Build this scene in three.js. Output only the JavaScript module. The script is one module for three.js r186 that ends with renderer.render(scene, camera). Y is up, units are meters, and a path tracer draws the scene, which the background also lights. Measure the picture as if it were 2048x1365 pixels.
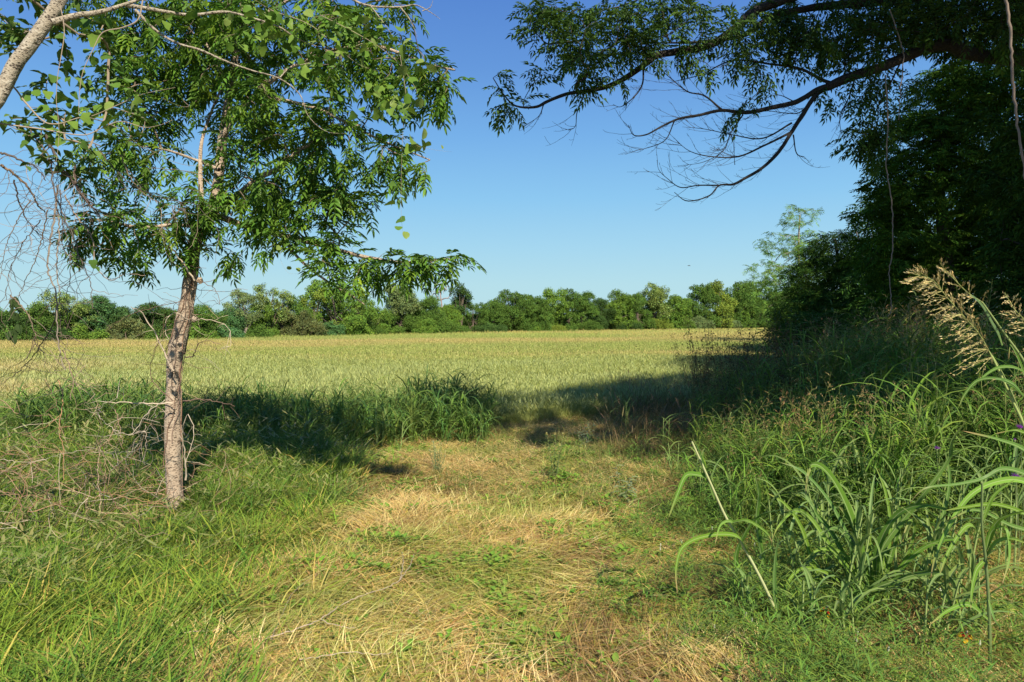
import * as THREE from 'three';
import { mergeGeometries } from 'three/addons/utils/BufferGeometryUtils.js';

// ---------------------------------------------------------------- camera, sky, sun, exposure
const scene = new THREE.Scene();
const EYE = 1.6, FPX = 1359, PITCH = -1.79 * Math.PI / 180;
const camera = new THREE.PerspectiveCamera(53.33, 1024 / 682, 0.05, 4000);
camera.position.set(0, EYE, 0);
camera.rotation.x = PITCH;
const renderer = new THREE.WebGLRenderer({ antialias: true });
renderer.toneMapping = THREE.LinearToneMapping;
renderer.toneMappingExposure = 1.5;
renderer.shadowMap.enabled = true;

const SKY_STOPS = [ // elevation in degrees, linear radiance: clear air, paler towards the horizon
  [-90, .16, .15, .11], [-8, .30, .36, .36], [-1, .50, .72, .78], [0, .51, .75, .80], [3, .47, .74, .83], [6, .38, .68, .87],
  [10, .27, .58, .88], [15, .185, .44, .82], [20, .132, .32, .72], [26, .092, .238, .64], [40, .062, .17, .50], [60, .045, .13, .41], [90, .04, .115, .37]];
{
  const W = 64, H = 512, data = new Float32Array(W * H * 4);
  for (let y = 0; y < H; y++) {
    const el = ((y + .5) / H - .5) * 180;
    let k = 1; while (k < SKY_STOPS.length - 1 && SKY_STOPS[k][0] < el) k++;
    const a = SKY_STOPS[k - 1], b = SKY_STOPS[k], t = Math.min(1, Math.max(0, (el - a[0]) / (b[0] - a[0])));
    for (let x = 0; x < W; x++) {
      const o = (y * W + x) * 4;
      for (let c = 0; c < 3; c++) data[o + c] = (a[c + 1] + (b[c + 1] - a[c + 1]) * t) / 1.5;
      data[o + 3] = 1;
    }
  }
  const sky = new THREE.DataTexture(data, W, H, THREE.RGBAFormat, THREE.FloatType);
  sky.mapping = THREE.EquirectangularReflectionMapping;
  sky.magFilter = THREE.LinearFilter; sky.needsUpdate = true;
  scene.background = sky; scene.environment = sky;
}
const SUN = new THREE.Vector3(.27, .74, .68).normalize();       // behind the camera and to its right
const sun = new THREE.DirectionalLight(0xfff1da, 5);
sun.position.copy(SUN).multiplyScalar(80); sun.target.position.set(0, 0, -10);
sun.castShadow = true; sun.shadow.mapSize.set(4096, 4096);
Object.assign(sun.shadow.camera, { left: -60, right: 60, top: 60, bottom: -60, near: 1, far: 250 });
scene.add(sun, sun.target);

// ---------------------------------------------------------------- helpers
const V = (x, y, z) => new THREE.Vector3(x, y, z);
const rngOf = (s) => () => { s = (s + 0x6d2b79f5) | 0; let t = Math.imul(s ^ (s >>> 15), 1 | s); t = (t + Math.imul(t ^ (t >>> 7), 61 | t)) ^ t; return ((t ^ (t >>> 14)) >>> 0) / 4294967296; };
const mix = (a, b, t) => a + (b - a) * t, clamp = (x, a = 0, b = 1) => Math.min(b, Math.max(a, x));
const smooth = (a, b, x) => { const t = clamp((x - a) / (b - a)); return t * t * (3 - 2 * t); };
const hash2 = (i, j, s = 0) => { let h = Math.imul(i, 374761393) ^ Math.imul(j, 668265263) ^ Math.imul(s, 974634777); h = Math.imul(h ^ (h >>> 13), 1274126177); return ((h ^ (h >>> 16)) >>> 0) / 4294967296; };
function noise2(x, y, s = 0) {
  const i = Math.floor(x), j = Math.floor(y), u = x - i, v = y - j, a = u * u * (3 - 2 * u), b = v * v * (3 - 2 * v);
  return mix(mix(hash2(i, j, s), hash2(i + 1, j, s), a), mix(hash2(i, j + 1, s), hash2(i + 1, j + 1, s), a), b);
}
const fbm = (x, y, s = 0) => noise2(x, y, s) * .55 + noise2(x * 2.1, y * 2.1, s + 1) * .3 + noise2(x * 4.3, y * 4.3, s + 2) * .15;
const groundY = (x, z) => { const d = Math.hypot(x, z); return ((fbm(x * .45 + 9, z * .45, 5) - .5) * .16 + (fbm(x * 2.4, z * 2.4, 6) - .5) * .12) * (1 - smooth(12, 30, d)); };
const rand3 = (R) => { const z = R() * 2 - 1, a = R() * 6.2832, r = Math.sqrt(1 - z * z); return V(r * Math.cos(a), z, r * Math.sin(a)); };
// a point of the place from where the photograph shows it and how far off it stands
function P(px, py, d) {
  const x = (px - 1024) / FPX * d, y = -(py - 682.5) / FPX * d, c = Math.cos(PITCH), s = Math.sin(PITCH);
  return V(x, EYE + y * c + d * s, y * s - d * c);
}
const used = {};
const numbered = (n) => { const k = used[n] = (used[n] ?? -1) + 1; return k ? n + '_' + String(k).padStart(3, '0') : n; };
function tag(o, label, category, group, kind) {
  if (label) o.userData.label = label;
  if (category) o.userData.category = category;
  if (group) o.userData.group = group;
  if (kind) o.userData.kind = kind;
  return o;
}
const shadows = (m) => { m.castShadow = m.receiveShadow = true; return m; };
function thing(name, label, category, at = V(0, 0, 0), group) {
  const o = new THREE.Group(); o.name = numbered(name); o.position.copy(at); scene.add(o);
  return tag(o, label, category, group);
}
function part(name, geometry, material, parent, world = true) {       // shapes made in world space are moved to their thing's own origin
  if (world && parent) geometry.translate(-parent.position.x, -parent.position.y, -parent.position.z);
  const m = shadows(new THREE.Mesh(geometry, material)); m.name = parent ? name : numbered(name);
  (parent ?? scene).add(m); return m;
}
function instances(name, geometry, material, list, parent) {           // list: {m: Matrix4, c: [r, g, b]}
  const im = shadows(new THREE.InstancedMesh(geometry, material, list.length)); im.name = parent ? name : numbered(name);
  const off = parent ? parent.position : V(0, 0, 0), c = new THREE.Color();
  list.forEach((k, i) => {
    const e = k.m.elements; e[12] -= off.x; e[13] -= off.y; e[14] -= off.z;
    im.setMatrixAt(i, k.m); im.setColorAt(i, c.setRGB(...k.c));
  });
  (parent ?? scene).add(im); return im;
}
// what nobody could count: one object, whose copies come in a few variants
function stuff(name, label, category, geos, material, list, tagName = 'tuft') {
  if (geos.length === 1) return tag(instances(name, geos[0], material, list), label, category, null, 'stuff');
  const g = thing(name, label, category); g.userData.kind = 'stuff';
  geos.forEach((q, k) => { const l = list.filter((_, i) => i % geos.length === k); if (l.length) tag(instances(tagName, q, material, l, g), null, null, null, 'stuff'); });
  return g;
}
const leafy = (o = {}) => new THREE.MeshPhysicalMaterial({ vertexColors: true, side: THREE.DoubleSide, roughness: .95, transmission: .3, thickness: 0, clearcoat: .12, clearcoatRoughness: .34, specularIntensity: .25, ...o });
const M = {
  leaf: leafy(), farLeaf: leafy({ clearcoat: 0, transmission: .14 }), glossLeaf: leafy({ clearcoat: .22, clearcoatRoughness: .3 }), shadeLeaf: leafy({ clearcoat: 0, transmission: .15, specularIntensity: .15 }),
  grass: leafy({ clearcoat: .05, transmission: .25 }), blade: leafy({ clearcoat: .16, clearcoatRoughness: .34, transmission: .3 }),
  straw: leafy({ clearcoat: .04, clearcoatRoughness: .5, transmission: .15 }), petal: leafy({ clearcoat: 0, transmission: .3 }),
  plain: new THREE.MeshStandardMaterial({ vertexColors: true, roughness: .85 }),
};

// collects triangles with colours; one named mesh each
class Builder {
  constructor() { this.p = []; this.c = []; this.u = []; this.i = []; }
  v(x, y, z, c, u = 0, w = 0) { this.p.push(x, y, z); this.c.push(c[0], c[1], c[2]); this.u.push(u, w); return this.p.length / 3 - 1; }
  tri(a, b, c) { this.i.push(a, b, c); }
  quad(a, b, c, d) { this.i.push(a, b, c, a, c, d); }
  geo() {
    const g = new THREE.BufferGeometry();
    g.setAttribute('position', new THREE.Float32BufferAttribute(this.p, 3));
    g.setAttribute('color', new THREE.Float32BufferAttribute(this.c, 3));
    g.setAttribute('uv', new THREE.Float32BufferAttribute(this.u, 2));
    g.setIndex(this.i); g.computeVertexNormals(); return g;
  }
  // a tube through points with a radius at each; seam doubled so that uv run in metres
  tube(pts, rad, sides, col, rough = 0, seed = 0) {
    if (pts.length < 2) return this;
    const T = V(0, 0, 0), N = V(0, 0, 0), B = V(0, 0, 0); let len = 0, first = 0, ref = null;
    for (let k = 0; k < pts.length; k++) {
      T.subVectors(pts[Math.min(k + 1, pts.length - 1)], pts[Math.max(k - 1, 0)]).normalize();
      if (!ref) ref = Math.abs(T.y) < .9 ? V(0, 1, 0) : V(1, 0, 0);
      N.copy(ref).addScaledVector(T, -ref.dot(T)); if (N.lengthSq() < 1e-8) N.set(1, 0, 0).addScaledVector(T, -T.x); N.normalize(); ref = N.clone(); B.crossVectors(T, N);
      if (k) len += pts[k].distanceTo(pts[k - 1]);
      const r0 = typeof rad === 'function' ? rad(k / (pts.length - 1)) : rad[k], c = typeof col === 'function' ? col(k / (pts.length - 1)) : col;
      for (let s = 0; s <= sides; s++) {
        const a = s / sides * 6.28318, q = s % sides;
        const r = rough ? r0 * (1 + rough * (noise2(q * .9 + seed * 7, len * 9, seed) - .5) * 2 + rough * .7 * (noise2(q * 2.3, len * 38, seed + 3) - .5) * 2) : r0;
        const x = Math.cos(a) * r, y = Math.sin(a) * r;
        this.v(pts[k].x + N.x * x + B.x * y, pts[k].y + N.y * x + B.y * y, pts[k].z + N.z * x + B.z * y, c, s / sides * Math.max(.05, r0 * 6.28), len);
      }
      const o = this.p.length / 3 - (sides + 1);
      if (k) for (let s = 0; s < sides; s++) this.quad(o - sides - 1 + s, o - sides + s, o + s + 1, o + s);
      else first = o;
    }
    const o = this.p.length / 3 - (sides + 1), e = pts[pts.length - 1], tip = this.v(e.x, e.y, e.z, typeof col === 'function' ? col(1) : col, 0, len);
    for (let s = 0; s < sides; s++) this.tri(o + s, o + s + 1, tip);
    return this;
  }
  // a pointed leaf folded along its midrib: dir = way it points, up = the way its face looks
  leaf(b, dir, up, L, w, col, o = {}) {
    const s = V(0, 0, 0).crossVectors(dir, up).normalize(), n = V(0, 0, 0).crossVectors(s, dir).normalize();
    const droop = o.droop ?? .12, fold = o.fold ?? .25, at = o.at ?? .42, c2 = o.edge ?? col;
    const pt = (t, side, h, c) => this.v(b.x + dir.x * t * L + s.x * side * w + n.x * h * L, b.y + dir.y * t * L + s.y * side * w + n.y * h * L, b.z + dir.z * t * L + s.z * side * w + n.z * h * L, c);
    const f = fold * w / L;
    const a = pt(0, 0, 0, col), m = pt(at, 0, 0, col), l = pt(at * .9, -.5, f, c2), r = pt(at * .9, .5, f, c2), t = pt(1, 0, -droop, c2);
    if (o.fine) {
      const l2 = pt(.74, -.33, f * .7 - droop * .4, c2), r2 = pt(.74, .33, f * .7 - droop * .4, c2), m2 = pt(.76, 0, -droop * .5, col), l0 = pt(.14, -.3, f * .5, c2), r0 = pt(.14, .3, f * .5, c2);
      this.tri(a, l0, m); this.tri(l0, l, m); this.tri(a, m, r0); this.tri(r0, m, r); this.quad(m, l, l2, m2); this.quad(m, m2, r2, r); this.tri(m2, l2, t); this.tri(m2, t, r2);
    } else { this.tri(a, l, m); this.tri(m, l, t); this.tri(a, m, r); this.tri(m, t, r); }
    return this;
  }
  // a grass blade along points: side(k) gives its width direction; a pale midrib when cols are five
  ribbon(pts, width, side, col, o = {}) {
    const n = pts.length, T = V(0, 0, 0), S = V(0, 0, 0), N = V(0, 0, 0), rib = o.rib, cols = rib ? [-.5, -.075, 0, .075, .5] : o.flat ? [-.5, .5] : [-.5, 0, .5];
    for (let k = 0; k < n; k++) {
      const t = k / (n - 1); T.subVectors(pts[Math.min(k + 1, n - 1)], pts[Math.max(k - 1, 0)]).normalize();
      S.copy(side).addScaledVector(T, -side.dot(T)).normalize(); N.crossVectors(S, T);
      if (o.twist) S.applyAxisAngle(T, o.twist * (t - .3)), N.crossVectors(S, T);
      const w = width * (o.profile ? o.profile(t) : Math.min(1, .55 + t * 2.2) * Math.pow(Math.max(0, 1 - t), .6)), c0 = typeof col === 'function' ? col(t) : col;
      for (const q of cols) {
        const h = -(.5 - Math.abs(q)) * w * (o.fold ?? .35), c = rib && Math.abs(q) < .05 ? rib : c0;
        this.v(pts[k].x + S.x * q * w + N.x * h, pts[k].y + S.y * q * w + N.y * h, pts[k].z + S.z * q * w + N.z * h, c);
      }
      if (k) { const e = this.p.length / 3 - cols.length, f = e - cols.length; for (let s = 0; s < cols.length - 1; s++) this.quad(f + s, f + s + 1, e + s + 1, e + s); }
    }
    return this;
  }
}
const curve = (pts, n) => new THREE.CatmullRomCurve3(pts, false, 'centripetal').getPoints(n);
const poly = (list, d0, d1 = d0) => list.map(([x, y, d], k) => P(x, y, d ?? mix(d0, d1, list.length > 1 ? k / (list.length - 1) : 0)));
const tint = (R, c, v = .2, hue = .12) => { const k = 1 + (R() - .5) * 2 * v, h = (R() - .5) * 2 * hue; return [c[0] * k * (1 + h), c[1] * k, c[2] * k * (1 - h)]; };
const mixc = (a, b, t) => [mix(a[0], b[0], t), mix(a[1], b[1], t), mix(a[2], b[2], t)];
const place = (p, yaw, tilt, tiltDir, s, sy = s) => new THREE.Matrix4().compose(p, new THREE.Quaternion().setFromAxisAngle(V(Math.cos(tiltDir), 0, Math.sin(tiltDir)), tilt).multiply(new THREE.Quaternion().setFromAxisAngle(V(0, 1, 0), yaw)), V(s, sy, s));
// an object whose own +z points along dir and whose own +y looks to up
function aim(p, dir, up, s) { const z = dir.clone().normalize(), x = V(0, 0, 0).crossVectors(up, z); if (x.lengthSq() < 1e-6) x.set(1, 0, 0); x.normalize(); return new THREE.Matrix4().makeBasis(x, V(0, 0, 0).crossVectors(z, x), z).scale(V(s, s, s)).setPosition(p); }

// ---------------------------------------------------------------- bark, computed
function barkTexture(seed, base, dark, pale, pits) {
  const S = 512, a = new Uint8Array(S * S * 4), h = new Uint8Array(S * S * 4), R = rngOf(seed), H = new Float32Array(S * S);
  const tile = (x, y, f, s) => { const X = x / S * f, Y = y / S * f; const i = Math.floor(X), j = Math.floor(Y), u = X - i, v = Y - j, q = (p, r) => hash2(((p % f) + f) % f, ((r % f) + f) % f, s), U = u * u * (3 - 2 * u), W = v * v * (3 - 2 * v); return mix(mix(q(i, j), q(i + 1, j), U), mix(q(i, j + 1), q(i + 1, j + 1), U), W); };
  for (let y = 0; y < S; y++) for (let x = 0; x < S; x++) H[y * S + x] = .55 + .25 * (tile(x, y, 9, seed) - .5) + .3 * (tile(x, y, 34, seed + 1) - .5) + .25 * (tile(x, y, 90, seed + 2) - .5);
  for (let k = 0; k < pits; k++) {
    const cx = R() * S, cy = R() * S, rx = 6 + R() * 16, ry = 3 + R() * 6, dp = .2 + R() * .5;
    for (let y = -8; y <= 8; y++) for (let x = -22; x <= 22; x++) { const q = (x / rx) ** 2 + (y / ry) ** 2; if (q < 1) { const o = (((cy + y) | 0) + S) % S * S + (((cx + x) | 0) + S) % S; H[o] -= dp * (1 - q); } }
  }
  for (let i = 0; i < S * S; i++) {
    const v = clamp(H[i]), n = tile(i % S, (i / S) | 0, 6, seed + 5), c = v < .45 ? mixc(dark, base, v / .45) : mixc(base, pale, clamp((v - .45) * 1.8 * n * 1.6));
    for (let k = 0; k < 3; k++) a[i * 4 + k] = 255 * Math.pow(clamp(c[k]), 1 / 2.2);
    a[i * 4 + 3] = 255; h[i * 4] = h[i * 4 + 1] = h[i * 4 + 2] = v * 255; h[i * 4 + 3] = 255;
  }
  const make = (d, srgb) => { const t = new THREE.DataTexture(d, S, S); t.wrapS = t.wrapT = THREE.RepeatWrapping; t.magFilter = THREE.LinearFilter; t.minFilter = THREE.LinearMipmapLinearFilter; if (srgb) t.colorSpace = THREE.SRGBColorSpace; t.repeat.set(3.2, 3.2); t.needsUpdate = true; return t; };
  return { map: make(a, true), bumpMap: make(h, false) };
}
M.paleBark = new THREE.MeshStandardMaterial({ roughness: .92, bumpScale: .008, ...barkTexture(11, [.38, .30, .22], [.12, .085, .06], [.52, .45, .35], 300) });
M.darkBark = new THREE.MeshStandardMaterial({ roughness: .95, bumpScale: .01, ...barkTexture(12, [.026, .022, .019], [.008, .007, .006], [.06, .052, .045], 240) });
M.greyBark = new THREE.MeshStandardMaterial({ roughness: .95, bumpScale: .008, ...barkTexture(13, [.31, .27, .20], [.07, .055, .045], [.55, .52, .43], 330) });
M.twig = new THREE.MeshStandardMaterial({ vertexColors: true, roughness: .9 });

// ---------------------------------------------------------------- growing branches towards points
// nodes start from the limbs given; every wanted point is joined to the nearest node by a curved twig
function grow(R, limbs, wants, o = {}) {
  const nodes = [], paths = [];
  const step = o.step ?? .14;
  for (const L of limbs) {
    const c = new THREE.CatmullRomCurve3(L.pts, false, 'centripetal'), n = Math.max(4, Math.round(c.getLength() / step)), P0 = c.getPoints(n);
    let prev = -1;
    P0.forEach((p, k) => { nodes.push({ p, d: V(0, 0, 0).subVectors(P0[Math.min(k + 1, n)], P0[Math.max(0, k - 1)]).normalize(), n: 0, parent: prev, limb: true, ok: k / n > (L.from ?? .15) }); prev = nodes.length - 1; });
  }
  const left = wants.map((p) => { let bd = 1e9; for (const q of nodes) if (q.ok) { const d = q.p.distanceToSquared(p); if (d < bd) bd = d; } return { p, bd }; }).sort((a, b) => a.bd - b.bd);
  for (const { p } of left) {
    let best = -1, bd = 1e9;
    for (let k = 0; k < nodes.length; k++) { const q = nodes[k]; if (!q.ok) continue; let d = q.p.distanceToSquared(p); if (d > bd) continue; d *= 1 + .5 * (1 - ((p.x - q.p.x) * q.d.x + (p.y - q.p.y) * q.d.y + (p.z - q.p.z) * q.d.z) / Math.sqrt(d + 1e-9)); if (d < bd) { bd = d; best = k; } }
    const q = nodes[best], L = q.p.distanceTo(p), n = Math.max(3, Math.min(9, Math.round(L / step)));
    const mid = q.p.clone().lerp(p, .5).addScaledVector(q.d, L * .16).add(rand3(R).multiplyScalar(L * (o.kink ?? .13))); mid.y += L * (o.arch ?? .1);
    const pts = new THREE.QuadraticBezierCurve3(q.p, mid, p).getPoints(n);
    for (let k = 1; k < n; k++) pts[k].add(rand3(R).multiplyScalar(L * .022));
    let prev = best; const idx = [best];
    for (let k = 1; k <= n; k++) { nodes.push({ p: pts[k], d: V(0, 0, 0).subVectors(pts[k], pts[k - 1]).normalize(), n: 0, parent: prev, ok: true }); prev = nodes.length - 1; idx.push(prev); }
    for (let k = prev, g = 0; k >= 0 && g < 4000; k = nodes[k].parent, g++) nodes[k].n++;
    paths.push({ pts, idx });
  }
  const r = o.twig ?? .0035, rMax = o.rMax ?? .03;
  for (const q of paths) q.rad = q.idx.map((k, j) => Math.min(rMax, r * Math.pow(Math.max(1, nodes[q.idx[Math.max(1, j)]].n), .42)) * (j === q.idx.length - 1 ? .6 : 1));
  return { nodes, paths };
}
function twigMesh(paths, color, sides = 4) { const b = new Builder(); for (const q of paths) b.tube(q.pts, q.rad, sides, color); return b.geo(); }
// points inside ellipses seen in the photograph, spread over a range of distances
function scatter(R, blobs, dens) {
  const out = [];
  for (const [cx, cy, rx, ry, d, dd, k = 1] of blobs) {
    const n = Math.round(Math.PI * rx * ry / (FPX / d) ** 2 * dens * k);
    for (let i = 0; i < n; i++) { const a = R() * 6.2832, q = Math.sqrt(R()), e = (R() + R() - 1) * dd; out.push(P(cx + Math.cos(a) * q * rx, cy + Math.sin(a) * q * ry, d + e * Math.sqrt(Math.max(.15, 1 - q * q * .7)))); }
  }
  return out;
}

// ---------------------------------------------------------------- leaves, drawn once
// a compound leaf about 0.24 m long along +z, face to +y, leaflets in pairs and one at the tip
function compoundLeaf(R, pairs, L, w, col, o = {}) {
  const b = new Builder(), len = o.len ?? .24, sag = o.sag ?? .35, pt = (t) => V(0, -sag * len * t * t, len * t);
  if (o.rachis !== false) b.tube([pt(0), pt(.33), pt(.66), pt(1)], (t) => .0016 * (1 - t * .5), 3, [col[0] * 1.4, col[1] * 1.25, col[2]]);
  for (let k = 0; k < pairs; k++) for (const s of [-1, 1]) {
    const t = .28 + .66 * k / Math.max(1, pairs - 1) + (R() - .5) * .03, c = tint(R, col, .2, .1);
    const dir = V(s * (1 + R() * .25), -.35 - R() * .5, .75 + R() * .3).normalize();
    b.leaf(pt(t), dir, V(s * .25 + (R() - .5) * .5, 1, (R() - .5) * .5), L * (.8 + R() * .35) * (k === 0 ? .8 : 1), w * (.85 + R() * .3), c, { droop: .1 + R() * .16, fold: .2 + R() * .3, fine: o.fine });
  }
  b.leaf(pt(1), V((R() - .5) * .4, -.7, 1).normalize(), V(0, 1, .4), L * 1.1, w, tint(R, col, .2), { fine: o.fine });
  return b.geo();
}
// a ball of separate leaves, for trees further off
function leafClump(R, n, rad, L, w, col, up = .55) {
  const b = new Builder();
  for (let k = 0; k < n; k++) {
    const p = rand3(R).multiplyScalar(rad * Math.cbrt(R())), d = rand3(R); d.y -= .35; d.normalize();
    const u = rand3(R).multiplyScalar(1 - up); u.y += up; u.addScaledVector(p, .6 / rad);
    b.leaf(p, d, u, L * (.7 + R() * .6), w * (.7 + R() * .6), tint(R, col, .28, .14), { droop: .15, fold: .2 });
  }
  return b.geo();
}

// ================================================================ the setting: ground and meadow
{
  // one sheet to the horizon, finer near the camera
  const b = new Builder(), rings = [], R = rngOf(3);
  for (let r = .4; r < 14; r *= 1.06) rings.push(r);
  for (let r = 14; r < 2600; r *= 1.3) rings.push(r);
  const seg = 120, soil = [.095, .062, .028], straw = [.22, .155, .06], grass = [.20, .19, .065];
  rings.forEach((r, k) => {
    for (let s = 0; s < seg; s++) {
      const a = s / seg * 6.28318, x = Math.cos(a) * r, z = Math.sin(a) * r, f = smooth(9, 13, r);
      const c = mixc(mixc(soil, straw, fbm(x * 1.3, z * 1.3, 8)), mixc(straw, grass, clamp(fbm(x * .05, z * .25, 4) * 1.5 - .2)), f);
      b.v(x, groundY(x, z), z, c, x, z);
    }
    if (k) for (let s = 0; s < seg; s++) { const o = (k - 1) * seg, e = k * seg, t = (s + 1) % seg; b.quad(o + s, o + t, e + t, e + s); }
  });
  const c = b.v(0, groundY(0, 0), 0, soil); for (let s = 0; s < seg; s++) b.tri(c, (s + 1) % seg, s);
  const S = 256, h = new Uint8Array(S * S * 4);
  for (let i = 0; i < S * S; i++) { const v = 255 * (.5 * R() + .5 * noise2((i % S) / 6, ((i / S) | 0) / 6, 9)); h[i * 4] = h[i * 4 + 1] = h[i * 4 + 2] = v; h[i * 4 + 3] = 255; }
  const t = new THREE.DataTexture(h, S, S); t.wrapS = t.wrapT = THREE.RepeatWrapping; t.magFilter = THREE.LinearFilter; t.repeat.set(1.3, 1.3); t.needsUpdate = true;
  const g = part('ground', b.geo(), new THREE.MeshStandardMaterial({ vertexColors: true, roughness: 1, side: THREE.DoubleSide, bumpMap: t, bumpScale: .03 }), null);
  tag(g, 'dry strawy soil of the clearing and the flat meadow beyond', 'ground', null, 'structure');
}

const C = { // base colours, linear
  straw: [.50, .40, .18], straw2: [.60, .50, .26], brown: [.30, .205, .095], green: [.165, .25, .045], green2: [.23, .31, .065], deep: [.085, .165, .035], blue: [.085, .165, .06], yellow: [.34, .36, .075],
};
function clump(R, n, o) {     // separate blades of grass, each curved its own way
  const b = new Builder();
  for (let k = 0; k < n; k++) {
    const a = R() * 6.2832, q = Math.sqrt(R()) * o.r, h = mix(o.h[0], o.h[1], R()), lean = mix(o.lean[0], o.lean[1], R()), yaw = o.comb !== undefined && R() < .7 ? o.comb + (R() - .5) * 1.5 : R() * 6.2832, dx = Math.cos(yaw), dz = Math.sin(yaw);
    const p = V(Math.cos(a) * q, o.y0 ? R() * o.y0 : 0, Math.sin(a) * q), pts = [], m = o.seg ?? 3, bend = o.bend ?? .6;
    for (let j = 0; j <= m; j++) { const t = j / m, th = lean + bend * t * (.5 + R() * .5); pts.push(j ? pts[j - 1].clone().add(V(dx * Math.sin(th), Math.cos(th), dz * Math.sin(th)).multiplyScalar(h / m)) : p); if (o.floor !== undefined && pts[j].y < o.floor) pts[j].y = o.floor + R() * .01; }
    const c = tint(R, o.colors[(R() * o.colors.length) | 0], o.vary ?? .22, .1), s = V(-dz, (R() - .5) * .6, dx);
    b.ribbon(pts, mix(o.w[0], o.w[1], R()), s, c, { flat: !o.full, fold: o.full ? .4 : 0, twist: (R() - .5) * 1.2, profile: o.profile });
    if (o.head && R() < o.head) { const e = pts[m], d = V(0, 0, 0).subVectors(e, pts[m - 1]).normalize(); b.ribbon([e, e.clone().addScaledVector(d, h * .13), e.clone().addScaledVector(d, h * .24)], o.w[1] * 1.6, s, tint(R, o.headColor ?? C.straw2, .2), { flat: true, profile: (t) => .5 + 2 * t * (1 - t) }); }
  }
  return b.geo();
}
// where grass stands: sown over part of the ground, thinner with distance
function sow(R, n, dMin, dMax, wide, density, make, pow = 1) {
  const out = [];
  for (let i = 0, g = 0; i < n && g < n * 12; g++) {
    const d = dMin * Math.pow(dMax / dMin, Math.pow(R(), pow)), x = (R() * 2 - 1) * (d * wide + .6), z = -d, k = density(x, z, d);
    if (R() > k) continue;
    out.push(make(x, z, d, k)); i++;
  }
  return out;
}
const onGround = (x, z, up = 0) => V(x, groundY(x, z) + up, z);
const bandTone = (x, z) => fbm(x * .045 + 30, z * .16 - 4, 21);          // green and straw bands of the meadow
const leftGreen = (x, z) => smooth(-.85, -2.4, x + .1 * (-z - 3) + (fbm(x * 1.2, z * 1.2, 31) - .5) * 1.3);   // lush grass on the left
const rightGreen = (x, z) => smooth(.9, 1.9, x + (fbm(x * 1.1, z * 1.1, 33) - .5) * 1.2 - .05 * (-z - 3));
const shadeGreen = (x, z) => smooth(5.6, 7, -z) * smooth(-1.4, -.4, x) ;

// -------- the meadow beyond the clearing
{
  const R = rngOf(41);
  const near = clump(R, 50, { r: .3, vary: .1, h: [.18, .34], lean: [.05, .55], bend: .8, w: [.0025, .005], colors: [[.44, .40, .135], [.39, .39, .115], [.35, .37, .10], [.45, .40, .15]], head: .12, headColor: [.46, .40, .17] });
  const far = clump(R, 110, { r: .9, vary: .1, h: [.2, .31], lean: [.05, .5], bend: .4, w: [.006, .011], seg: 2, colors: [[.44, .40, .135], [.39, .39, .115], [.35, .37, .10], [.45, .40, .15]], head: .06, headColor: [.45, .39, .17] });
  const veryFar = clump(R, 80, { r: 2.6, h: [.2, .3], lean: [0, .2], bend: .3, w: [.025, .045], seg: 2, colors: [[.43, .40, .135], [.38, .39, .115], [.34, .365, .10], [.44, .40, .145]] });
  const tone = (x, z) => { const t = bandTone(x, z), q = smooth(.42, .62, t + (noise2(x * .9, z * .9, 5) - .5) * .08), far = smooth(14, 40, Math.hypot(x, z)); return mixc([1.12, 1.07, 1.08], [.74, 1.0, .74], q * mix(.75, .85, far)).map((c) => c * (1 + (R() - .5) * .07)); };
  const meadowEdge = (x) => 10.4 + (x > -.6 ? smooth(-.6, 3, x) * 1.6 : 0) + (noise2(x * .8, 3, 7) - .5) * .8;
  const one = (x, z, d, s, up = 0) => ({ m: place(onGround(x, z, up), R() * 6.28, (R() - .5) * .2, R() * 6.28, s, s * (.85 + R() * .25) * (.8 + .4 * noise2(x * .25, z * .35, 77))), c: tone(x, z) });
  const L1 = sow(R, 32000, 9.6, 24, .9, (x, z, d) => (d > meadowEdge(x) && (x < 5.6 + (d - 10) * .55) ? 1 : 0), (x, z, d) => one(x, z, d, mix(.95, 1.15, R())));
  const L2 = sow(R, 24000, 22, 62, .9, (x, z, d) => (x < 11 + (d - 20) * .55 ? 1 : 0), (x, z, d) => one(x, z, d, mix(.9, 1.1, R())), .8);
  const L3 = sow(R, 9000, 56, 190, .95, (x, z) => 1, (x, z, d) => one(x, z, d, mix(.9, 1.1, R())), .9);
  tag(instances('meadow_grass', near, M.straw, L1), 'pale seeding meadow grass nearest the shaded clearing', 'grass', null, 'stuff');
  tag(instances('meadow_grass', far, M.straw, L2), 'sunlit pale green and straw grass of the open meadow', 'grass', null, 'stuff');
  tag(instances('meadow_grass', veryFar, M.straw, L3), 'distant strip of meadow grass in front of the tree line', 'grass', null, 'stuff');
}
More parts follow.
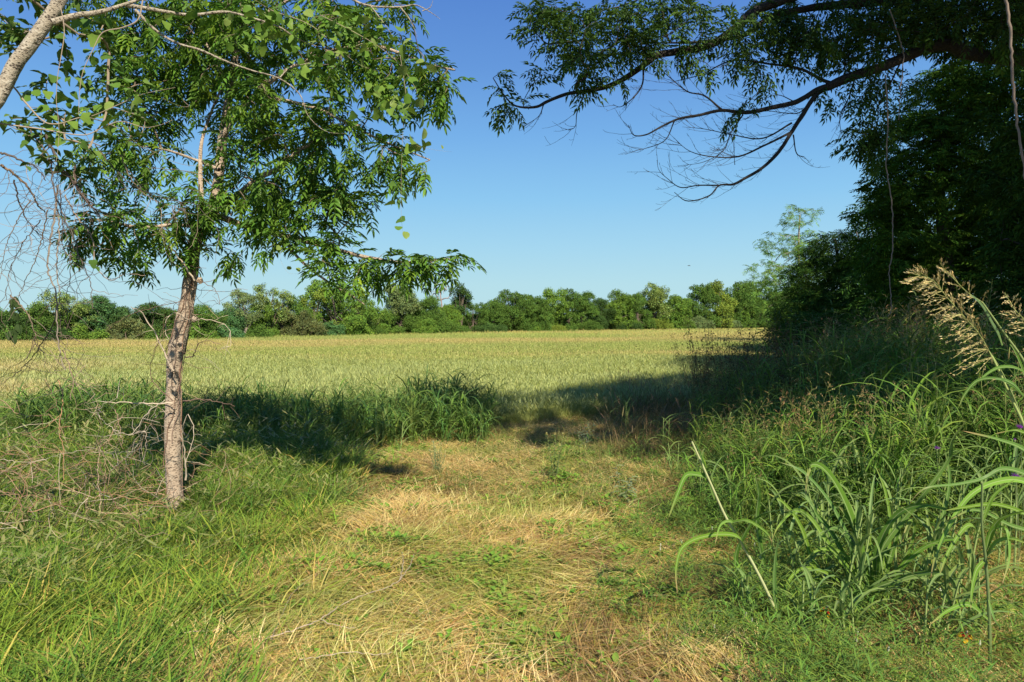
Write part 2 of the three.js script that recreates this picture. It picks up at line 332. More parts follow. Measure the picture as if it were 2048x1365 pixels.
// -------- the clearing
{
  const R = rngOf(51);
  const mats = [0, 1, 2].map((k) => clump(R, 46, { r: .17, h: [.05, .19], lean: [.95, 1.6], bend: .5, w: [.0022, .0045], seg: 4, floor: .004, y0: .07, comb: k * 2.1, colors: [C.straw, C.straw2, C.brown, C.straw, C.yellow] }));
  const short = [0, 1].map(() => clump(R, 22, { r: .085, h: [.05, .14], lean: [.3, 1.2], bend: 1, w: [.0035, .007], colors: [C.green, C.green2, C.yellow, C.straw] }));
  const dry = clump(R, 20, { r: .09, h: [.05, .16], lean: [.3, 1.3], bend: 1, w: [.0025, .005], colors: [C.straw, C.straw2, C.yellow, C.brown] });
  const lush = [0, 1].map(() => clump(R, 18, { r: .1, h: [.14, .34], lean: [.25, 1.0], bend: 1.1, w: [.006, .012], seg: 4, full: true, colors: [C.green, C.green2, C.green, C.deep, C.green2, C.yellow, C.straw] }));
  const wide = .82;
  const jit = (c) => c.map((v) => v * (1 + (R() - .5) * .2));
  const one = (up, s0, s1, col) => (x, z) => ({ m: place(onGround(x, z, up), R() * 6.28, (R() - .5) * .25, R() * 6.28, mix(s0, s1, R())), c: jit(col(x, z)) });
  const W = (x, z) => { const a = smooth(.42, .66, fbm(x * 1.5 + 7, z * 1.5, 61)), b = smooth(.5, .68, fbm(x * 1.9, z * 1.9 + 3, 68)); return mixc(mixc([1.34, 1.23, 1.02], [.82, 1.0, .53], a), [.62, .5, .42], b * .9); };
  const split = (list, k, mod) => list.filter((_, i) => i % mod === k);
  const A = sow(R, 21000, 2.3, 12, wide, (x, z) => (1 - .55 * leftGreen(x, z)) * (1 - .1 * rightGreen(x, z)) * (.35 + .65 * smooth(.3, .6, fbm(x * 1.1 + 5, z * 1.1, 62))), (x, z) => ({ m: place(onGround(x, z), 12.6 * noise2(x * .55, z * .55, 66) + (R() - .5) * 1.1, (R() - .5) * .3, R() * 6.28, mix(.75, 1.35, R())), c: jit(W(x, z)) }));
  stuff('straw', 'matted dry straw flattened over the floor of the clearing', 'straw', mats, M.straw, A);
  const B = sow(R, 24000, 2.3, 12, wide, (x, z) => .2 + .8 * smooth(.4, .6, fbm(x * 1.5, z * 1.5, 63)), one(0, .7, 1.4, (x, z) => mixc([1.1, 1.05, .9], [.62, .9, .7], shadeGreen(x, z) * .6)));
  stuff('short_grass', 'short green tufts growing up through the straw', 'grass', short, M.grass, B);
  const D = sow(R, 11000, 2.3, 12, wide, (x, z) => (1 - .8 * leftGreen(x, z)) * clamp(smooth(.36, .6, fbm(x * 1.3 + 40, z * 1.3, 64)) + .5 * rightGreen(x, z)), one(0, .8, 1.5, W));
  tag(instances('dry_grass', dry, M.straw, D), 'upright dry grass stubble in the clearing', 'grass', null, 'stuff');
  const E = sow(R, 10500, 2.2, 10.5, wide, (x, z) => leftGreen(x, z) * (.5 + .5 * fbm(x * 2, z * 2, 65)), (x, z, d) => ({ m: place(onGround(x, z), R() * 6.28, (R() - .3) * .35, R() * 6.28, mix(.7, 1.6, R() * R() * .6 + R() * .4) * (1 + .3 * smooth(5, 8, d))), c: jit(mixc([1.26, 1.3, .8], [.9, 1.08, .7], clamp(R() * .5 + smooth(.4, .62, fbm(x * 1.3, z * 1.3, 69)) * .8))) }));
  stuff('long_grass', 'lush broad bladed grass in the lower left round the leaning trunk', 'grass', lush, M.blade, E);
  // medium tall green grass between the leaning trunk and the dark band
  const foxtail = [0, 1].map(() => clump(R, 16, { r: .12, h: [.3, .55], lean: [.05, .6], bend: 1.2, w: [.007, .013], seg: 5, full: true, colors: [[.16, .27, .045], [.19, .30, .05], [.12, .23, .045], [.24, .31, .07]], head: .12, headColor: [.3, .33, .12] }));
  const F2 = sow(R, 3600, 3.4, 9.2, .72, (x, z) => smooth(-1.2, -2.1, x + .22 * (-z - 6) * (z < -6 ? 1 : 0) + .2 * Math.max(0, 6 + z) + (noise2(x * 1.4, z * 1.4, 67) - .5) * .9), (x, z, d) => ({ m: place(onGround(x, z), R() * 6.28, (R() - .5) * .4, R() * 6.28, mix(.6, 1.1, R()) * mix(.7, 1.1, smooth(5.6, 8.6, d))), c: jit([1, 1, 1]) }));
  stuff('foxtail_grass', 'sunlit knee high green grass in front of the dark tall band', 'grass', foxtail, M.blade, F2);
  // taller soft grass on the shaded strip to the right of the tall band
  const mid = clump(R, 24, { r: .13, h: [.09, .26], lean: [.2, 1.1], bend: 1, w: [.003, .006], seg: 4, colors: [C.green, C.deep, C.green2, C.straw, C.green] });
  const F = sow(R, 5200, 5.6, 13, .62, (x, z) => smooth(-1.6, -.3, x) * (.25 + .75 * smooth(.4, .62, fbm(x * 1.1, z * 1.1, 66))) * smooth(5.4, 7.4, -z + .4 * x), one(0, .7, 1.3, () => [.9, .95, .9]));
  tag(instances('soft_grass', mid, M.grass, F), 'soft knee high grass in the shade at the middle of the clearing', 'grass', null, 'stuff');

  // small broad leaved weeds
  const herb = (n, L, w, h, cols) => { const b = new Builder(); for (let k = 0; k < n; k++) { const a = R() * 6.28, y = R() * h, d = V(Math.cos(a), .25 + R() * .4, Math.sin(a)).normalize(); b.leaf(V(Math.cos(a) * .012, y, Math.sin(a) * .012).add(rand3(R).multiplyScalar(.03)).setY(y + .005), d, V(0, 1, 0), L * (.6 + R() * .6), w * (.6 + R() * .6), tint(R, cols[(R() * cols.length) | 0]), { fine: true }); } return b.geo(); };
  const w1 = herb(14, .045, .026, .05, [[.11, .22, .035], [.17, .28, .045]]), w2 = herb(34, .05, .0045, .24, [[.14, .24, .04], [.18, .28, .045], [.11, .2, .045]]);
  const G1 = sow(R, 4200, 2.4, 9, wide, (x, z) => (.12 + .88 * smooth(.46, .7, fbm(x * 2.2, z * 2.2, 71))) * (1 - .6 * leftGreen(x, z)), one(.035, .5, 1.05, () => [1.3, 1.3, 1]));
  tag(instances('ground_leaf', w1, M.leaf, G1), 'small bright round leaved weeds low among the straw', 'weed', null, 'stuff');
  const G2 = sow(R, 3600, 2.3, 8, wide, (x, z) => smooth(.35, 1.6, x + (fbm(x * 2, z * 2, 73) - .5)) * (.2 + .8 * smooth(.4, .6, fbm(x * 1.7, z * 1.7, 72))), one(0, .7, 1.4, () => [1, 1.05, 1]));
  tag(instances('fine_weed', w2, M.leaf, G2), 'feathery narrow leaved weeds in the lower right', 'weed', null, 'stuff');
}

// ================================================================ tall cane like grass
// one plant about a metre high: stems, arching blades with a pale midrib
function canePlant(R, o = {}) {
  const b = new Builder(), n = o.stems ?? 2, H = o.h ?? .8, cols = o.colors ?? [C.green, C.deep, C.blue];
  for (let s = 0; s < n; s++) {
    const a = R() * 6.28, base = V(Math.cos(a) * .05 * R(), 0, Math.sin(a) * .05 * R()), ly = R() * 6.28, la = .05 + R() * (o.lean ?? .25), h = H * (.7 + R() * .4);
    const at = (t) => V(base.x + Math.cos(ly) * Math.sin(la) * h * t * (.6 + t * .4), h * t * Math.cos(la), base.z + Math.sin(ly) * Math.sin(la) * h * t * (.6 + t * .4));
    b.tube([at(0), at(.3), at(.6), at(1)], (t) => .0045 * (1 - t * .6), 4, [.2, .27, .07]);
    const m = o.blades ?? 7; let yaw = R() * 6.28;
    for (let k = 0; k < m; k++) {
      yaw += 2.4 + R() * .9; const t = .12 + .86 * k / m, L = (o.len ?? .5) * (.6 + R() * .6), dx = Math.cos(yaw), dz = Math.sin(yaw), lean = .25 + R() * .45, bend = 1.1 + R() * 1.3, pts = [at(t)], c = tint(R, cols[(R() * cols.length) | 0], .18, .1);
      for (let j = 1; j <= 6; j++) { const th = lean + bend * (j / 6) ** 1.3; pts.push(pts[j - 1].clone().add(V(dx * Math.sin(th), Math.cos(th), dz * Math.sin(th)).multiplyScalar(L / 6))); }
      b.ribbon(pts, (o.w ?? .02) * (.7 + R() * .6), V(-dz, (R() - .5) * .8, dx), c, { twist: (R() - .5) * 1.6, rib: o.rib ? [.38, .42, .22] : null });
    }
    if (o.panicle && R() < o.panicle) panicle(b, R, [at(.9), at(1), at(1).add(V((R() - .5) * .12, .16, (R() - .5) * .12)), at(1).add(V((R() - .5) * .3, .34, (R() - .5) * .3))], .13, 12, [.34, .2, .1]);
  }
  return b.geo();
}
function panicle(b, R, pts, reach, n, col, o = {}) {
  const c = curve(pts, 14); b.tube(c, (t) => (o.stem ?? .0022) * (1 - t * .6), 4, o.stemColor ?? [.3, .33, .1]);
  for (let k = 0; k < n; k++) {
    const t = (k + R()) / n, p = c[Math.min(13, (t * 14) | 0)], T = V(0, 0, 0).subVectors(c[14], c[0]).normalize(), d = rand3(R); d.addScaledVector(T, -d.dot(T)).normalize().addScaledVector(T, .9 + R() * .5); if (o.side) d.addScaledVector(o.side, .8 * R()); d.y -= .25; d.normalize();
    const L = reach * (1 - t * .6) * (.6 + R() * .6), q = [p.clone()]; for (let j = 1; j <= 4; j++) q.push(q[j - 1].clone().addScaledVector(d, L / 4).add(V(0, -L * .02 * j, 0)));
    b.tube(q, (t) => .0009, 3, [.36, .34, .12]);
    for (let j = 0; j < (o.spikelets ?? 7); j++) { const f = .3 + .7 * R(), s = q[Math.min(4, Math.round(f * 4))].clone().add(rand3(R).multiplyScalar(.004)), dd = d.clone().add(rand3(R).multiplyScalar(.25)).normalize(), L2 = (o.size ?? .014) * (.7 + R() * .6); b.leaf(s, dd, rand3(R), L2, L2 * .27, tint(R, R() < .3 ? [.62, .5, .26] : col, .25, .15), { droop: 0, fold: .6 }); }
  }
}
{
  const R = rngOf(81);
  const kinds = [0, 1, 2, 3].map(() => canePlant(R, { h: .74, len: .5, w: .019, blades: 7, stems: 3, lean: .16, colors: [[.12, .22, .04], [.09, .185, .045], [.15, .25, .04]] }));
  const one = (x, z, s, c) => ({ m: place(onGround(x, z), R() * 6.28, (R() - .5) * .3, R() * 6.28, s), c: c.map((v) => v * (.9 + R() * .25)) });
  // the band along the meadow edge, left and middle
  const band = [];
  for (let k = 0; k < 760; k++) { const x = -6.6 + R() * 6.3, z = -8.2 - R() * 2.5 - (x > -1.4 ? .3 : 0); if (R() < .35 + .65 * noise2(x * 1.3, z * 1.3, 91)) band.push(one(x, z, mix(.62, 1.08, R() * R() * .5 + R() * .5) *  (.9 + .3 * noise2(x * .9, 4, 92)), [1, 1.02, 1])); }
  stuff('tall_grass', 'dark band of tall cane grass between the clearing and the meadow', 'grass', kinds, M.blade, band);
  // the bank on the right
  const tallKinds = [0, 1, 2, 3].map((k) => canePlant(R, { h: 1.1, len: .56, w: .0155, blades: 9, stems: 5, lean: .3, panicle: k === 1 ? .5 : 0, colors: [[.14, .26, .035], [.10, .205, .035], [.18, .30, .04]] }));
  const bank = [];
  for (let k = 0; k < 1350; k++) { const d = 4.6 + R() * 6.5, x = mix(1.25 + (d - 4.6) * .28, d * .85 + 1, R() ** .85), z = -d; if (R() < .25 + .75 * smooth(.36, .6, noise2(x * 1.1 + 8, z * 1.1, 93))) bank.push(one(x, z, mix(.7, 1.3, R()) * (1 + .18 * smooth(6.5, 9, d)) * mix(.42, 1, smooth(1.1, 3.6, x - (d - 4.6) * .25)), [1.05, 1.03, 1])); }
  stuff('tall_grass', 'tall arching grass crowding the shaded right bank', 'grass', tallKinds, M.blade, bank);
  // bushy weeds with dark buds behind it
  const weed = (seed, H) => { const Q = rngOf(seed), b = new Builder(); for (let s = 0; s < 5; s++) { const a = Q() * 6.28, l = .1 + Q() * .3, h = H * (.7 + Q() * .4), at = (t) => V(Math.cos(a) * Math.sin(l) * h * t, h * t, Math.sin(a) * Math.sin(l) * h * t); b.tube([at(0), at(.5), at(1)], (t) => .004 * (1 - t * .7), 3, [.13, .1, .045]);
    for (let k = 0; k < 26; k++) { const t = .15 + .85 * Q(), d = rand3(Q); d.y = Math.abs(d.y) * .6; d.normalize(); const p = at(t), e = p.clone().addScaledVector(d, .12 * Q()); if (k < 8) { b.tube([p, e], (q) => .0016, 3, [.13, .1, .05]); b.leaf(e, V(0, 1, 0).add(rand3(Q).multiplyScalar(.6)).normalize(), rand3(Q), .024, .02, [.10, .07, .045], { fold: .6 }); } else b.leaf(e, d, V(0, 1, 0), .07 * (.5 + Q()), .016, tint(Q, [.085, .125, .04], .3, .15)); } }
    return b.geo(); };
  const wk = [weed(5, .95), weed(6, 1.1)], wl = [];
  for (let k = 0; k < 620; k++) { const d = 8 + R() * 7, x = mix(2.4 + (d - 8) * .22, d * .85, R()), z = -d; if (R() < .3 + .7 * noise2(x, z, 95)) wl.push(one(x, z, mix(.85, 1.5, R()) * mix(.6, 1, smooth(2.4, 4.5, x)), [1.15, 1.1, 1])); }
  stuff('bushy_weed', 'brownish bushy weeds with dark buds at the back of the right bank', 'weed', wk, M.leaf, wl);
  // brown dead grass where the shade meets the meadow
  const rust = clump(R, 26, { r: .16, h: [.25, .55], lean: [.05, .7], bend: .7, w: [.003, .006], seg: 4, colors: [[.22, .15, .065], [.28, .2, .085], [.18, .19, .06], [.15, .19, .05]], head: .15, headColor: [.2, .14, .07] });
  const rl = []; for (let k = 0; k < 1500; k++) { const d = 7 + R() * 8, x = mix(1.0, 4.6, R()) + (d - 7) * .16, z = -d; if (R() < .2 + .8 * smooth(.4, .6, noise2(x * .9 + 3, z * .9, 96))) rl.push(one(x, z, mix(.6, 1.2, R()), [1, 1, 1])); }
  tag(instances('rusty_grass', rust, M.straw, rl), 'rust brown dead grass in the shade left of the weedy bank', 'grass', null, 'stuff');
}

// ================================================================ the tree line beyond the meadow
{
  const R = rngOf(101);
  const K = { // leaf tones
    bright: [.14, .25, .036], mid: [.098, .188, .032], dark: [.062, .125, .029], grey: [.17, .24, .085], olive: [.15, .185, .065], blue: [.085, .19, .06], yellow: [.21, .295, .045], pale: [.21, .30, .075] };
  const clumps = {}; for (const k in K) clumps[k] = [0, 1].map(() => leafClump(R, 30, .5, .24, .15, K[k], .5));
  // how far the tree line stands at each column of the photograph: it runs away to the right
  const line = [[-60, 45], [0, 46], [400, 53], [650, 63], [1000, 82], [1550, 122], [1700, 132]];
  const dist = (px) => { let k = 1; while (k < line.length - 1 && line[k][0] < px) k++; const [a, b] = [line[k - 1], line[k]]; return a[1] + (b[1] - a[1]) * (px - a[0]) / (b[0] - a[0]); };
  function farTree(px, top, wpx, tone, label, o = {}) {
    const d = dist(px) + (o.back ?? 0), base = P(px, 660, d); base.y = 0;
    const H = (1 + .13 * R()) * (P(px, top, d).y) * (o.tall ?? 1), W = wpx * (o.bush ? 1.15 : 1.25) / FPX * d, name = o.bush ? 'bush' : 'tree';
    const t = thing(name, label, name, base, o.bush ? 'low bushes along the far edge of the meadow' : 'trees of the far tree line');
    const lobes = [], Rr = W / 2, low = o.low ?? .08, nL = o.lobes ?? Math.max(9, Math.round(14 + W * 1.7));
    for (let k = 0; k < nL; k++) {
      const a = R() * 6.28, y = mix(low, .93, k / (nL - 1) + (R() - .5) * .1), prof = o.column ? .75 : o.vase ? .35 + .65 * y : Math.sqrt(Math.max(.08, 1 - Math.pow(Math.max(0, (y - .45) / .58), 2))), q = Math.sqrt(R()) * Rr * .82 * prof;
      const r = Rr * (.22 + R() * .2) * (o.airy ? .68 : 1) * (.75 + .25 * prof);
      lobes.push({ p: V(base.x + Math.cos(a) * q, Math.max(r * .5, y * H - r * .55), base.z + Math.sin(a) * q), r, ry: r * (.7 + R() * .3), g: .82 + R() * .36 });
    }
    const tall = H * (o.bush ? .5 : .8), b = new Builder(), trunk = [base.clone().setY(-.1), base.clone().add(V((R() - .5) * W * .1, tall * .35, (R() - .5) * W * .1)), base.clone().add(V((R() - .5) * W * .2, tall, (R() - .5) * W * .2))], c = o.bark ?? [.16, .125, .095];
    b.tube(curve(trunk, 8), (q) => (.03 * H + .02) * (1 - q * .8), 6, c);
    for (const l of lobes) if (R() < .8) { const s = curve(trunk, 8)[Math.min(7, 1 + (R() * 5) | 0)]; b.tube([s, s.clone().lerp(l.p, .5).add(V(0, -.1 * H * R(), 0)), l.p], (q) => .011 * H * (1 - q * .7), 4, c); }
    part('trunk', b.geo(), M.twig, t);
    const list = [], pick = (R() * 2) | 0, size = o.size ?? clamp(H * .105, .42, .95);
    for (const l of lobes) {
      const n = Math.round((o.dens ?? 1) * 13 * (l.r / size) ** 2 * (o.airy ? .62 : 1.25) + 5);
      for (let k = 0; k < n; k++) { const v = rand3(R); if (v.y < -.35 && R() < .5) v.y *= -1; const q = .55 + .5 * Math.sqrt(R()); list.push({ m: place(V(l.p.x + v.x * l.r * q, Math.max(.15, l.p.y + v.y * l.ry * q), l.p.z + v.z * l.r * q), R() * 6.28, R() * .7, R() * 6.28, size * (.75 + R() * .5)), c: tint(R, [l.g, l.g, l.g], .14, .08) }); }
    }
    tag(instances('crown', clumps[tone][pick], M.farLeaf, list, t), null, null, null, 'stuff');
    return t;
  }
  const L = [ // column, top, width, tone, what sets it apart
    [-30, 600, 90, 'mid', 'mid green tree cut by the left edge of the photo'],
    [22, 628, 80, 'dark', 'low dark tree at the far left end of the tree line'],
    [78, 607, 70, 'mid', 'mid green tree left of the feathery light green tree'],
    [122, 584, 105, 'pale', 'feathery light green tree at the left end of the tree line', { airy: 1, low: .3 }],
    [165, 604, 60, 'mid', 'narrow green tree between the feathery tree and the dark round tree'],
    [205, 595, 85, 'blue', 'dark round topped tree left of the leaning trunk'],
    [248, 606, 70, 'dark', 'dark scrubby tree beside the brownish dry bush', {}],
    [305, 604, 90, 'dark', 'dark green tree just left of the leaning trunk'],
    [345, 618, 60, 'mid', 'small green tree hidden behind the leaning trunk'],
    [415, 612, 85, 'mid', 'rounded green tree just right of the leaning trunk'],
    [455, 618, 60, 'blue', 'blue green low tree before the bare limbed tree'],
    [487, 578, 70, 'grey', 'thin grey green tree with bare limbs showing', { airy: 1, low: .4, bark: [.3, .25, .21] }],
    [533, 570, 60, 'pale', 'tall airy tree right of the thin bare limbed tree', { airy: 1, low: .35 }],
    [520, 605, 60, 'bright', 'bright green tree in front of the tall airy tree'],
    [563, 583, 60, 'pale', 'pale feathery tree above the olive bush', { airy: 1, low: .35 }],
    [590, 592, 62, 'mid', 'green tree left of the big light green tree'],
    [672, 559, 150, 'bright', 'big light green spreading tree with sky showing through', { airy: 1, low: .3, dens: 1.2, bark: [.11, .09, .08] }],
    [628, 578, 70, 'yellow', 'yellow green tree on the left shoulder of the big light green tree', { airy: 1, low: .25 }],
    [722, 596, 70, 'pale', 'thin pale tree on the right shoulder of the big light green tree', { airy: 1, low: .3 }],
    [756, 617, 75, 'bright', 'rounded bright green tree left of the grey green plume shaped tree'],
    [806, 570, 62, 'grey', 'grey green plume shaped tree rising above the tree line', { low: .5, vase: 1, bark: [.06, .05, .045] }],
    [800, 620, 50, 'mid', 'small green tree at the foot of the grey green plume shaped tree'],
    [848, 590, 80, 'mid', 'domed green tree below the bare branched tree'],
    [893, 607, 62, 'bright', 'bright green tree below the dark columnar tree'],
    [922, 570, 42, 'dark', 'dark columnar tree standing above its neighbours', { column: 1, low: .45, size: .6 }],
    [948, 606, 55, 'mid', 'green tree just right of the dark columnar tree'],
    [985, 600, 60, 'mid', 'sloping green tree at the left end of the dense dark row'],
    [1022, 583, 80, 'mid', 'tall rounded green tree at the left of the dense row'],
    [1066, 586, 70, 'mid', 'green tree left of the gap in the dense row'],
    [1106, 576, 66, 'bright', 'light topped tree just right of the gap in the dense row'],
    [1135, 577, 60, 'mid', 'green tree with a domed top beside the light topped tree'],
    [1163, 580, 56, 'mid', 'narrow peaked green tree in the middle of the dense row'],
    [1197, 592, 60, 'dark', 'dark lower tree in the middle of the dense row'],
    [1232, 582, 66, 'bright', 'bright green tree left of the tallest tree of the dense row'],
    [1273, 586, 60, 'mid', 'green tree touching the tallest tree of the dense row'],
    [1305, 564, 66, 'pale', 'tallest loose crowned tree of the dense row', { low: .12, dens: 1.1 }],
    [1348, 592, 62, 'bright', 'bright green tree in the dip right of the tallest tree'],
    [1392, 568, 72, 'mid', 'broad green tree at the right of the dip in the row'],
    [1432, 565, 62, 'yellow', 'yellow green tree among the taller trees on the right'],
    [1470, 563, 66, 'mid', 'tall green tree left of the pale airy tree'],
    [1506, 565, 60, 'mid', 'green tree next to the pale airy tree'],
    [1545, 580, 80, 'dark', 'dark tree half hidden behind the pale airy tree'],
    [1600, 575, 100, 'dark', 'dark tree seen through the shrubs at the right end of the row'],
  ];
  for (const [px, top, w, tone, label, o] of L) farTree(px, top + 4, w, tone, label, o);
  const Bq = [
    [40, 652, 60, 'mid', 'low green bush at the left end of the meadow edge'], [110, 655, 60, 'dark', 'dark bush under the feathery light green tree'], [175, 650, 60, 'bright', 'light bush under the dark round topped tree'],
    [250, 640, 66, 'olive', 'brownish dry bush left of the leaning trunk'], [310, 655, 60, 'mid', 'low bush at the meadow edge behind the twig tangle'], [400, 652, 60, 'bright', 'low bright bush right of the leaning trunk'],
    [455, 646, 60, 'blue', 'blue green bush under the thin bare limbed tree'], [520, 650, 56, 'mid', 'round bush left of the olive bush'], [602, 624, 92, 'olive', 'olive grey feathery bush in front of the big light green tree'],
    [660, 642, 56, 'blue', 'dark blue green bush under the big light green tree'], [705, 640, 66, 'bright', 'bright leafy bush at the foot of the big light green tree'], [745, 648, 56, 'mid', 'low bush right of the bright leafy bush'],
    [850, 640, 70, 'bright', 'light green bush below the domed tree'], [910, 648, 60, 'mid', 'bush at the foot of the dark columnar tree'], [975, 645, 60, 'dark', 'dark bush at the left end of the dense row'],
    [1060, 648, 46, 'bright', 'small bright bush at the foot of the dense row left of the gap'], [1108, 650, 40, 'yellow', 'small yellow green bush at the foot of the light topped tree'], [1170, 640, 60, 'mid', 'rounded bush in the middle of the dense row'],
    [1320, 634, 50, 'yellow', 'bright yellow green bush below the tallest loose crowned tree'], [1395, 632, 60, 'grey', 'grey green round bush below the broad tree on the right'], [1452, 629, 66, 'grey', 'widest grey green bush at the right of the tree line'],
    [1484, 618, 46, 'bright', 'round bright bush below the tall trees on the right'], [1525, 632, 50, 'mid', 'bush at the right end of the tree line before the dark shrubs'], [1255, 642, 60, 'dark', 'dark bush below the bright tree of the dense row'],
  ];
  for (const [px, top, w, tone, label] of Bq) farTree(px, top + 4, w, tone, label, { bush: 1, back: -2.2, lobes: 12, low: .02 });
  // a second rank fills what shows between the trunks: one far wood
  const fill = [[], []];
  for (let k = 0; k < 2600; k++) { const px = -120 + R() * 1800, d = dist(px) + 4 + R() * 14, p = P(px, 660, d); fill[(R() * 2) | 0].push({ m: place(V(p.x, .1 + R() * R() * Math.max(1.4, 2.7 * (d / 90)), p.z), R() * 6.28, R(), R() * 6.28, 1.5 + R() * .9), c: tint(R, [.8, .8, .8], .2) }); }
  stuff('far_wood', 'dark undergrowth filling the gaps of the far tree line', 'undergrowth', [clumps.dark[0]], M.farLeaf, fill.flat());
  // the bare one
  const t = thing('bare_tree', 'leafless pale tree left of the dark columnar tree', 'tree', P(884, 660, dist(884) + 3).setY(0)), d = dist(884) + 3, b = new Builder();
  const trunk = poly([[884, 655], [884, 620], [882, 600], [880, 585]], d);
  const g = grow(R, [{ pts: trunk, from: .5 }], scatter(R, [[880, 585, 26, 20, d, 1]], 14).concat([P(868, 575, d), P(893, 574, d), P(880, 567, d)]), { step: .3, twig: .022, rMax: .1 });
  b.tube(curve(trunk, 10), (q) => .12 * (1 - q * .6), 5, [.30, .22, .20]);
  part('trunk', b.geo(), M.twig, t); tag(part('branch', twigMesh(g.paths, [.32, .24, .22]), M.twig, t), null, null, null, 'stuff');
}

